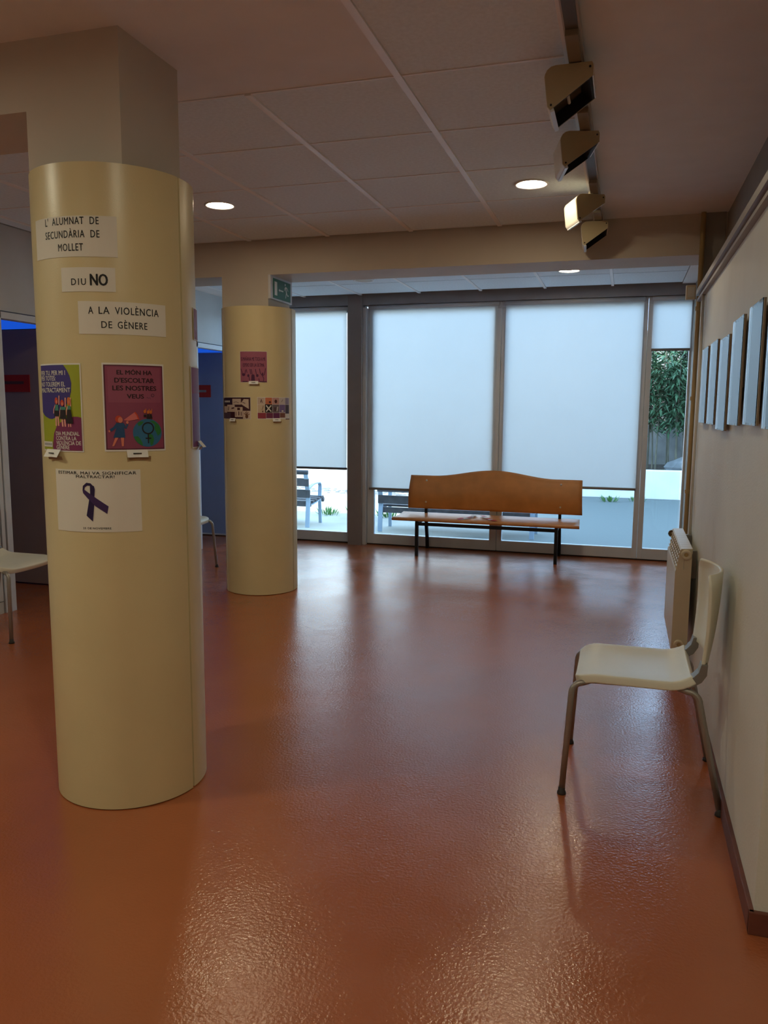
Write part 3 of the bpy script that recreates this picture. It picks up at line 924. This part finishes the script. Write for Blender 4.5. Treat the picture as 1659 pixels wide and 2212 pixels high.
# ------------------------------------------------------------------ radiator, pipes
ra = thing('radiator', 'cream column radiator on the wall behind the chair', 'radiator', (0.34, 4.76, 0.0))
Y0R = 4.38 - 4.76
NR = 10
WR = 0.077
prof = [(-0.050, 0.165), (-0.050, 0.60), (-0.046, 0.612), (-0.008, 0.612), (-0.008, 0.70), (0.030, 0.70), (0.030, 0.20), (0.0, 0.175), (-0.030, 0.185), (-0.040, 0.175)]
rm = MB()
rm.prism(prof, 0.001, WR - 0.003, 'y')
rm.prism([(-0.030, 0.716), (-0.024, 0.724), (0.032, 0.727), (0.032, 0.70), (-0.022, 0.712)], 0.0005, WR - 0.002, 'y')
for i in range(4):
    z = 0.625 + i * 0.023
    x = -0.045 + i * 0.0045
    rm.prism([(x, z), (x + 0.014, z + 0.004), (x + 0.014, z + 0.008), (x, z + 0.006)], 0.004, WR - 0.006, 'y')
rm.prism([(-0.046, 0.61), (-0.030, 0.715), (-0.010, 0.715), (-0.010, 0.61)], 0.001, 0.006, 'y')
sec_me = rm.mesh('section', M['rad'])
for i in range(NR):
    o = bpy.data.objects.new('section', sec_me)
    COL.objects.link(o)
    o.parent = ra
    o.location = (0, Y0R + i * WR, 0)
for (x, z) in ((0.0, 0.695), (-0.012, 0.205)):
    MB().lathe([(0.010, -0.004), (0.012, -0.016), (0.026, -0.016), (0.027, 0.012)], (x, Y0R, z), 20, 'y').build('end_hub', M['rad'], ra, smooth=True)
    MB().lathe([(0.0001, -0.006), (0.011, -0.006)], (x, Y0R - 0.004, z), 12, 'y').build('hub_plug', M['pipe'], ra)
MB().lathe([(0.0001, 0.03), (0.02, 0.03), (0.022, 0.0)], (-0.03, Y0R + NR * WR, 0.69), 14, 'y').build('valve_knob', M['pipe'], ra)
for y in (0.10, 0.62):
    MB().box(0.030, 0.062, Y0R + y, Y0R + y + 0.02, 0.55, 0.70).build('wall_bracket', M['strap'], ra)

pp = thing('heating_pipe', 'ochre vertical heating pipe in the corner by the window', 'pipe', (0.412, 5.462, 0))
MB().tube([(0, 0, 0.0), (0.002, 0, 1.4), (0.001, 0, 2.675)], 0.0155, 12).build('pipe_run', M['pipe'], pp, smooth=True)
for z in (0.926, 1.526, 2.09):
    MB().lathe([(0.0155, -0.012), (0.021, -0.012), (0.021, 0.012), (0.0155, 0.012)], (0.001, 0, z), 14).build('pipe_clamp', M['pipe'], pp)
    MB().box(0.018, 0.045, -0.008, 0.008, z - 0.008, z + 0.008).build('clamp_arm', M['pipe'], pp)
jb = tag(MB().box(-0.03, 0.03, -0.02, 0.02, -0.045, 0.045).build('junction_box', M['rad'], None, bevel=0.006), 'small beige box beside the top of the ochre pipe', 'junction box')
jb.location = (0.362, 5.462, 2.19)
MB().box(-0.02, 0.02, -0.024, -0.02, -0.03, 0.03).build('box_lid', M['wall'], jb)
cd = thing('cable_conduit', 'thin white conduit dropping to the radiator', 'conduit', (XW - 0.012, 4.88, 0))
MB().tube([(0, 0, 0.72), (-0.001, 0.02, 1.2), (0.001, 0.01, 1.6), (0, 0.02, 2.10)], 0.0085, 10).build('tube_run', M['conduit'], cd, smooth=True)
MB().box(-0.022, 0.010, -0.014, 0.014, 0.66, 0.73).build('valve_body', M['strap'], cd, bevel=0.003)

# ------------------------------------------------------------------ pictures on the right wall
def print_mat(name, c1, c2, s):
    m = mat(name, c1, 0.6, var=0.0)
    nt = m.node_tree
    rp = nt.nodes['Color Ramp']
    rp.color_ramp.elements[0].color = (*c1, 1)
    rp.color_ramp.elements[1].color = (*c2, 1)
    rp.color_ramp.elements[0].position = 0.45
    rp.color_ramp.elements[1].position = 0.55
    nt.nodes['Noise Texture'].inputs['Scale'].default_value = s
    return m
PGL = glass('picture_glass', (0.97, 0.98, 0.98), 1.0)
pics = [(4.285, 4.60, 1.387, 1.770, 'framed print farthest along the right wall, nearest the pipe'),
        (3.855, 4.17, 1.387, 1.768, 'second framed print from the pipe on the right wall'),
        (3.44, 3.755, 1.370, 1.752, 'third framed print from the pipe, hung a little lower'),
        (3.05, 3.345, 1.398, 1.785, 'fourth framed print from the pipe on the right wall'),
        (2.645, 2.92, 1.405, 1.788, 'fifth framed print from the pipe, near the camera'),
        (2.262, 2.53, 1.40, 1.785, 'framed print cut off by the right edge of the view')]
for i, (y0, y1, z0, z1, lb) in enumerate(pics):
    t = thing('framed_print', lb, 'picture', (XW, (y0 + y1) / 2, z0), 0, 'clip-framed prints on the right wall')
    w, h = (y1 - y0) / 2, z1 - z0
    MB().box(-0.021, -0.015, -w, w, 0, h).build('backing_board', M['mdf'], t)
    MB().box(-0.015, -0.001, -w * 0.6, w * 0.6, h * 0.35, h * 0.9).build('hanger', M['strap'], t)
    MB().box(-0.0218, -0.0211, -w + 0.001, w - 0.001, 0.001, h - 0.001).build('mount', M['white'], t)
    pm = print_mat('print_picture_%d' % i, srgb(140 + 8 * i, 172, 205), srgb(200, 188, 184), 5 + i)
    MB().box(-0.0224, -0.0219, -w * 0.72, w * 0.72, h * (0.30 if i < 3 else 0.10), h * 0.92).build('print', pm, t)
    if i < 3:
        MB().box(-0.0224, -0.0219, -w * 0.8, w * 0.55, h * 0.05, h * 0.25).build('text_print', P('print_pale_grey', 190, 185, 185), t)
    MB().box(-0.0250, -0.0228, -w, w, 0, h).build('glass_pane', PGL, t)
    for yy in (-w * 0.5, w * 0.5):
        MB().box(-0.0258, -0.012, yy - 0.005, yy + 0.005, -0.0015, 0.006).build('clip', M['screw'], t)
        MB().box(-0.0258, -0.012, yy - 0.005, yy + 0.005, h - 0.006, h + 0.0015).build('clip', M['screw'], t)

# ------------------------------------------------------------------ chairs
def make_chair():
    t = empty('stacking_chair')
    def half(x):
        w = 0.212
        if x > 0.19:
            k = (x - 0.19) / 0.06
            w -= 0.050 * (1 - math.sqrt(max(0, 1 - k * k)))
        if x < -0.12:
            w -= 0.010 * ((-0.12 - x) / 0.07)
        return w
    NX, NY = 22, 12
    def ztop(x, v):
        z = 0.462 + 0.010 * abs(v) ** 3 - 0.006 * (1 - v * v) * max(0, 1 - abs(x) / 0.25)
        if x > 0.17:
            z -= 0.022 * ((x - 0.17) / 0.08) ** 2
        if x < -0.08:
            z += 0.050 * ((-0.08 - x) / 0.11) ** 2
        return z
    def fs(u, w):
        x = -0.163 + 0.413 * u
        v = 2 * w - 1
        return (x, v * half(x), ztop(x, v))
    o = MB().grid(NX, NY, fs).build('seat', M['plastic'], t, smooth=True, fix=False, solid=0.033, solid_off=-1)
    bv = o.modifiers.new('soft', 'BEVEL')
    bv.width = 0.007
    bv.segments = 3
    bv.limit_method = 'ANGLE'
    bv.angle_limit = math.radians(50)
    def fb(u, w):
        v = 2 * w - 1
        h = 0.528 + 0.337 * u
        wd_ = 0.196 + 0.016 * u
        if u > 0.86:
            k = (u - 0.86) / 0.14
            wd_ -= 0.045 * (1 - math.sqrt(max(0, 1 - k * k)))
        x = -0.196 - (0.030 + 0.028 * u) * (1 - abs(v) ** 2.2) - 0.012 * math.sin(u * PI) * 0.6 - 0.006 * u
        return (x, v * wd_, h - 0.012 * (1 - abs(v) ** 3) * (1 if u > 0.5 else 0) * 0)
    o = MB().grid(16, 14, fb).build('backrest', M['plastic'], t, smooth=True, fix=False, solid=0.013)
    bv = o.modifiers.new('soft', 'BEVEL')
    bv.width = 0.004
    bv.segments = 2
    bv.limit_method = 'ANGLE'
    bv.angle_limit = math.radians(50)
    for s in (-1, 1):
        y = s * 0.196
        pr = [(-0.150, 0.4855), (-0.168, 0.4955), (-0.184, 0.515), (-0.192, 0.545), (-0.214, 0.545), (-0.212, 0.505), (-0.196, 0.478), (-0.165, 0.456), (-0.150, 0.453)]
        ya, yb_ = (0.150, 0.2065) if s > 0 else (-0.2065, -0.150)
        MB().prism(pr, ya, yb_, 'y').build('back_bracket', M['strap'], t, bevel=0.002)
        k1 = []
        for i in range(7):
            a = i / 6 * PI / 2
            k1.append((0.218 + 0.040 * math.sin(a), s * (0.200 + 0.012 * i / 6), 0.392 + 0.040 * math.cos(a)))
        MB().tube([(0.190, s * 0.190, 0.441)] + k1 + [(0.279, s * 0.239, 0.012)], 0.0120, 12).build('leg', M['steel'], t, smooth=True)
        k2 = []
        for i in range(7):
            a = i / 6 * PI / 2
            k2.append((-0.150 - 0.044 * math.sin(a), s * (0.196 + 0.010 * i / 6), 0.396 + 0.042 * math.cos(a)))
        MB().tube([(-0.115, s * 0.188, 0.446)] + k2 + [(-0.279, s * 0.236, 0.012)], 0.0120, 12).build('leg', M['steel'], t, smooth=True)
        MB().tube([(0.191, s * 0.190, 0.441), (-0.116, s * 0.188, 0.446)], 0.0118, 10).build('seat_rail', M['steel'], t, smooth=True)
        for x, yy in ((0.279, 0.239), (-0.279, 0.236)):
            MB().lathe([(0.0001, 0.0), (0.017, 0.0), (0.016, 0.009), (0.0128, 0.014), (0.0128, 0.026), (0.0001, 0.026)], (x, s * yy, 0), 14).build('rubber_foot', M['foot'], t, smooth=True)
    MB().tube([(0.10, -0.19, 0.442), (0.10, 0.19, 0.442)], 0.008, 8).build('cross_bar', M['steel'], t)
    return t
ch = make_chair()
ch.location = (0.110, 3.15, 0)
ch.rotation_euler = (0, 0, PI)
tag(ch, 'ivory plastic chair with steel legs beside the right wall', 'chair', 'ivory stacking chairs')
c2_ = copy_tree(ch)
c2_.location = (-3.833, 4.072, 0)
c2_.rotation_euler = (0, 0, 0)
c2_['label'] = 'ivory chair cut off at the left edge beside the near doorway'
c3_ = copy_tree(ch)
c3_.location = (-3.795, 6.09, 0)
c3_.rotation_euler = (0, 0, 0)
c3_['label'] = 'ivory chair half hidden between the two round columns'

# ------------------------------------------------------------------ wooden bench indoors
bx, by = -1.255, 7.66
bn = thing('waiting_bench', 'orange plywood bench on black steel legs before the windows', 'bench', (bx, by, 0))
def fback(u, w):
    v = 2 * u - 1
    half = 0.878 - 0.012 * w
    top = 0.765 + 0.070 * (0.5 + 0.5 * math.cos(PI * min(1, abs(v) / 0.72)))
    z = 0.430 + (top - 0.430) * w
    y = 0.185 - 0.040 * math.sin(PI * min(1, w * 1.05)) + 0.055 * w
    return (v * half + 0.018, y, z)
MB().grid(40, 14, fback).build('backrest', M['benchwood'], bn, smooth=True, fix=False, solid=0.016)
def fseat(u, w):
    v = 2 * u - 1
    y = -0.225 + 0.43 * w
    k = abs(v)
    half = 0.908 - 0.02 * (w if v > 0 else w * 0.2)
    z = 0.372 + 0.014 * (2 * w - 1) ** 2
    if w < 0.12:
        z -= 0.018 * ((0.12 - w) / 0.12) ** 2
    return (v * half - 0.015, y, z)
MB().grid(30, 14, fseat).build('seat', M['benchwood'], bn, smooth=True, fix=False, solid=0.020, solid_off=-1)
XL, XR = -1.926 - bx, -0.573 - bx
for x in (XL, XR):
    MB().tube([(x, -0.19, 0.0), (x, -0.19, 0.335)], 0.0155, square=True).build('leg', M['black'], bn)
    MB().tube([(x, 0.262, 0.0), (x, 0.245, 0.12), (x, 0.205, 0.26), (x, 0.19, 0.34)], 0.0155, square=True).build('leg', M['black'], bn)
    MB().tube([(x, 0.19, 0.335), (x, 0.195, 0.46), (x, 0.225, 0.70)], 0.014, square=True).build('back_support', M['black'], bn)
    MB().box(x - 0.015, x + 0.015, -0.205, 0.205, 0.318, 0.348).build('side_rail', M['black'], bn)
    for z in (0.50, 0.72):
        sc_ = MB().lathe([(0.0001, -0.004), (0.008, -0.003), (0.010, 0.0)], (x + 0.003, 0.160 if z < 0.6 else 0.182, z), 10, 'y').build('screw', M['screw'], bn)
MB().box(XL, XR, -0.205, -0.175, 0.305, 0.335).build('front_rail', M['black'], bn)
MB().box(XL, XR, 0.175, 0.205, 0.305, 0.335).build('rear_rail', M['black'], bn)

# barrier tape on the seat
RED = P('tape_red', 190, 40, 50)
def tape(p, q, n, label, first_red):
    t = thing('barrier_tape', label, 'tape', (p[0], p[1], 0.376), math.atan2(q[1] - p[1], q[0] - p[0]), 'barrier tape on the bench')
    L = math.hypot(q[0] - p[0], q[1] - p[1])
    for i in range(n):
        red = (i % 2 == 0) == first_red
        x0, x1 = L * i / n, L * (i + 1) / n
        sk = 0.015
        m = MB().prism([(x0, -0.022), (x1, -0.022), (x1 + sk, 0.022), (x0 + sk, 0.022)], 0, 0.0012, 'z').build('red_segment' if red else 'white_segment', RED if red else M['white'], t)
        m.location.z = 0.004 + 0.012 * (2 * ((i + 0.5) / n) - 1) ** 2
tape((-1.515, 7.46), (-1.40, 7.80), 4, 'strip of red and white tape on the left of the bench seat', True)
tape((-1.335, 7.80), (-1.155, 7.47), 5, 'strip of red and white tape on the right of the bench seat', True)

# ------------------------------------------------------------------ courtyard outside
G = -0.08
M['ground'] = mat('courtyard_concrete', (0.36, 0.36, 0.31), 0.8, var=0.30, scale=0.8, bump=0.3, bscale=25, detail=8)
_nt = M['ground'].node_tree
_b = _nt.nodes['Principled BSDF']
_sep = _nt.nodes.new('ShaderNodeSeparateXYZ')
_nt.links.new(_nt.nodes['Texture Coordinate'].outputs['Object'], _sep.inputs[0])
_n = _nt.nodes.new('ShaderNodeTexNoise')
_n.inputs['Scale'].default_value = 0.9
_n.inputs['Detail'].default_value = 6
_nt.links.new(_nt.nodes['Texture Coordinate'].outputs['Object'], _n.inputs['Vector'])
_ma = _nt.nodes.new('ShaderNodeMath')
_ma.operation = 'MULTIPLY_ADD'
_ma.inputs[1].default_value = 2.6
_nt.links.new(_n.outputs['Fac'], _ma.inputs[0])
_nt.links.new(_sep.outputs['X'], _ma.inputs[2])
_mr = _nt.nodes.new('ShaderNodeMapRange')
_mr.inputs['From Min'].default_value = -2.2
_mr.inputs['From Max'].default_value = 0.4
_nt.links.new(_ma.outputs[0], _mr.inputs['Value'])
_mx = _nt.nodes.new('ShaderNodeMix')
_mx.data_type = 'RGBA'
_mx.inputs['B'].default_value = (0.10, 0.125, 0.125, 1)  # darker towards the right: courtyard shade put into the concrete colour
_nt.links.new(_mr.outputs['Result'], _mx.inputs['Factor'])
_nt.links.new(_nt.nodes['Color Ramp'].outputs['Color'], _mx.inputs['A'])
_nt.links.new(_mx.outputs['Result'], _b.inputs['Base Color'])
M['whitewall'] = mat('whitewashed_wall', (0.80, 0.80, 0.78), 0.8, var=0.06, scale=3, bump=0.3, bscale=12)
M['oldwall'] = mat('weathered_rear_wall', (0.33, 0.32, 0.30), 0.9, var=0.35, scale=2.5, detail=8)
M['soil'] = mat('dark_soil', (0.07, 0.06, 0.05), 0.95, var=0.4, scale=25, bump=0.6, bscale=40)
M['bsteel'] = mat('blue_grey_bench_iron', (0.36, 0.47, 0.60), 0.5)
M['slat'] = mat('dark_bench_slat', (0.075, 0.075, 0.085), 0.6, var=0.3, scale=14)
M['culm'] = mat('bamboo_culm', (0.14, 0.13, 0.09), 0.6, var=0.3)
M['leafa'] = mat('bamboo_leaf', (0.07, 0.15, 0.075), 0.5, var=0.4, scale=3)
M['weed'] = mat('green_weed', (0.10, 0.24, 0.06), 0.6, var=0.3, scale=10)
M['stone'] = mat('grey_stone', (0.15, 0.16, 0.165), 0.85, var=0.3, scale=4, bump=0.5, bscale=8)
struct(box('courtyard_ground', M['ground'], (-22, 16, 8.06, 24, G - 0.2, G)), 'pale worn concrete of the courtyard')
struct(box('courtyard_planter_wall', M['whitewall'], (-1.7, 16, 14.30, 14.52, G, 0.42), bevel=0.015), 'low whitewashed planter wall across the courtyard')
struct(box('courtyard_soil', M['soil'], (-1.7, 16, 14.52, 16.6, G, 0.38)), 'dark planting soil behind the planter wall')
struct(box('courtyard_white_wall', M['whitewall'], (-22, -1.7, 14.3, 14.6, G, 3.4)), 'tall whitewashed wall closing the courtyard on the left')
struct(box('added_shade_block', M['wall'], (-1.3, 9.0, -4.2, 8.06, 2.82, 9.5)))  # unseen mass added to keep the sun off the right of the courtyard
struct(box('courtyard_rear_wall', M['oldwall'], (-1.7, 16, 16.6, 16.8, G, 3.0)), 'weathered wall behind the bamboo')
# rough gutter strip at the foot of the planter wall
gp = MB()
for i in range(260):
    x = -9 + 6.5 * random.random()
    y = 13.3 + 0.75 * random.random()
    s = 0.02 + 0.04 * random.random()
    gp.lathe([(0.0001, s * 0.5), (s * 0.7, s * 0.35), (s, 0), (s * 0.9, -0.02)], (x, y, G), 6)
gv = gp.build('courtyard_gravel', M['stone'])
gv['kind'] = 'stuff'
gv['label'] = 'loose grey stones along the foot of the planter wall'
gv['category'] = 'gravel'
for i, (x, y, s) in enumerate(((0.98, 14.75, 0.26),)):
    bm = bmesh.new()
    bmesh.ops.create_icosphere(bm, subdivisions=2, radius=1)
    for v in bm.verts:
        v.co = Vector((v.co.x * s * 1.1, v.co.y * s * 0.7, v.co.z * s * 0.62)) * (0.88 + 0.24 * random.random())
    me = bpy.data.meshes.new('garden_stone')
    bm.to_mesh(me)
    bm.free()
    me.materials.append(M['stone'])
    o = bpy.data.objects.new('garden_stone', me)
    COL.objects.link(o)
    o.location = (x, y, 0.46)
    tag(o, 'grey garden stone at the foot of the bamboo', 'stone')

def park_bench(x0, x1, dz, label):
    L = x1 - x0
    t = thing('park_bench', label, 'bench', ((x0 + x1) / 2, 9.36, G), 0, 'park benches outside')
    for s in (-1, 1):
        x = s * L / 2
        def bar(name, pts, w=0.028, th=0.008):
            # flat iron bar bent along y-z points
            V = MB()
            ps = [Vector(p) for p in pts]
            rings = []
            for i, p in enumerate(ps):
                a, b = ps[max(0, i - 1)], ps[min(len(ps) - 1, i + 1)]
                d = (b - a).normalized()
                n = Vector((-d.y, d.x))
                ring_ = []
                for sx, sn in ((-w, -th), (w, -th), (w, th), (-w, th)):
                    ring_.append(len(V.v))
                    V.v.append((x + sx, p.x + n.x * sn, p.y + n.y * sn))
                rings.append(ring_)
            for a, b in zip(rings, rings[1:]):
                for k in range(4):
                    V.f.append((a[k], a[(k + 1) % 4], b[(k + 1) % 4], b[k]))
            V.f.append(tuple(rings[0]))
            V.f.append(tuple(rings[-1]))
            return V.build(name, M['bsteel'], t)
        bar('back_post', [(-0.03, 0.0), (-0.015, 0.15), (0.005, 0.32), (-0.005, 0.45), (-0.045, 0.60), (-0.085, 0.715)])
        bar('front_leg', [(0.43, 0.0), (0.415, 0.18), (0.405, 0.33)], 0.02, 0.010)
        bar('seat_support', [(0.0, 0.30), (0.10, 0.285), (0.25, 0.30), (0.40, 0.33)], 0.018, 0.009)
        ar = [(0.405, 0.33), (0.42, 0.48)] + [(0.36 + 0.06 * math.cos(math.radians(a)), 0.50 + 0.05 * math.sin(math.radians(a))) for a in (0, 30, 60, 90)] + [(0.18, 0.545), (-0.01, 0.50)]
        bar('armrest', ar, 0.024, 0.007)
    hl = L / 2 + 0.03
    for (y, z, hh, th) in ((-0.075, 0.585, 0.052, 0.014), (-0.035, 0.435, 0.052, 0.014), (0.0, 0.30, 0.036, 0.016)):
        MB().box(-hl, hl, y + 0.012, y + 0.012 + 2 * th, z - hh + dz, z + hh + dz).build('back_slat', M['slat'], t, bevel=0.005)
    MB().tube([(-hl, -0.075, 0.715), (hl, -0.075, 0.715)], 0.03, 12).build('top_slat', M['slat'], t, smooth=True)
    for k in range(4):
        y = 0.08 + k * 0.105
        MB().box(-hl, hl, y, y + 0.085, 0.305 + 0.010 * k, 0.335 + 0.010 * k).build('seat_slat', M['slat'], t, bevel=0.006)
    MB().tube([(-hl, 0.475, 0.315), (hl, 0.475, 0.315)], 0.035, 10).build('front_slat', M['slat'], t, smooth=True)
    return t
park_bench(-5.75, -3.865, 0.0, 'park bench with dark slats outside the left window')
park_bench(-2.885, -1.0, -0.03, 'park bench outside, half hidden behind the indoor bench')

# weeds
def weed(x, y, s, label):
    m = MB()
    for i in range(46):
        a = random.random() * 2 * PI
        r = s * random.random()
        h = s * (0.4 + 0.7 * random.random())
        bx_, by_ = x + r * math.cos(a) * 1.5, y + r * math.sin(a)
        d = Vector((math.cos(a), math.sin(a), 0))
        p = Vector((-d.y, d.x, 0)) * s * 0.10
        n = len(m.v)
        c = Vector((bx_, by_, G))
        for q in (c - p * 0.3, c + p * 0.3, c + d * s * 0.25 + p + Vector((0, 0, h * 0.6)), c + d * s * 0.5 + Vector((0, 0, h)), c + d * s * 0.25 - p + Vector((0, 0, h * 0.6))):
            m.v.append(tuple(q - Vector((x, y, G))))
        m.f.append(tuple(range(n, n + 5)))
    o = m.build('weed_tuft', M['weed'], None, fix=False)
    o.location = (x, y, G)
    tag(o, label, 'weed', 'weeds in the courtyard')
weed(-4.05, 10.55, 0.11, 'weed tuft right of the left park bench')
weed(-3.60, 10.7, 0.13, 'weed tuft by the window post outside')
weed(-3.15, 10.6, 0.12, 'weed tuft behind the legs of the second park bench')
weed(-2.75, 10.75, 0.10, 'small weed tuft under the second park bench')
weed(-0.2, 13.7, 0.11, 'weed tuft far off by the planter wall')
weed(0.25, 13.9, 0.09, 'small weed tuft far off beside the planter wall')

# bamboo hedge
def bamboo(x, y, nst, label):
    t = thing('bamboo_clump', label, 'bamboo', (x, y, 0.37), 0, 'bamboo hedge')
    lm = MB()
    for k in range(nst):
        px, py = random.uniform(-0.29, 0.29), random.uniform(-0.30, 0.25)
        lx, ly = random.uniform(-0.12, 0.12), random.uniform(-0.35, 0.05)
        hgt = random.uniform(1.7, 2.5)
        pts = [(px + lx * (i / 6) ** 1.6, py + ly * (i / 6) ** 1.6, hgt * i / 6) for i in range(7)]
        MB().tube(pts, [0.017 * (1 - 0.09 * i) for i in range(7)], 5).build('culm', M['culm'], t)
        for j in range(230):
            f = random.uniform(0.30, 1.0) ** 0.75
            i = min(5, int(f * 6))
            c = Vector(pts[i]).lerp(Vector(pts[i + 1]), f * 6 - i)
            a = random.random() * 2 * PI
            d = Vector((math.cos(a), math.sin(a) , 0))
            c = c + d * random.uniform(0.02, 0.24) + Vector((0, 0, random.uniform(-0.10, 0.10)))
            L = random.uniform(0.10, 0.19)
            w = L * 0.13
            droop = random.uniform(-0.9, 0.15)
            tip = c + d * L + Vector((0, 0, droop * L))
            mid = c.lerp(tip, 0.45) + Vector((0, 0, 0.02))
            sd = Vector((-d.y, d.x, random.uniform(-0.5, 0.5))).normalized() * w
            n = len(lm.v)
            lm.v += [tuple(c), tuple(mid + sd), tuple(tip), tuple(mid - sd)]
            lm.f.append((n, n + 1, n + 2, n + 3))
    fo = lm.build('foliage', M['leafa'], t, fix=False)
    fo['kind'] = 'stuff'
places = ['leftmost bamboo clump, hidden behind the blinds', 'bamboo clump behind the middle blind', 'bamboo clump at the left side of the corner window', 'bamboo clump in the middle of the corner window', 'bamboo clump behind the ochre pipe', 'rightmost bamboo clump of the hedge']
for i, lb in enumerate(places):
    bamboo(-1.0 + 0.64 * i, 15.35 + random.uniform(-0.1, 0.15), 11, lb)
# dark eave of a lean-to behind the bamboo
ev = struct(MB().prism([(1.0, 2.55), (1.06, 2.30), (1.5, 2.15), (3.0, 2.15), (3.0, 2.8), (1.0, 2.8)], 14.7, 16.6, 'y').build('courtyard_eave', mat('dark_eave', (0.05, 0.05, 0.05), 0.9)), 'dark eave over the bamboo at the corner window')
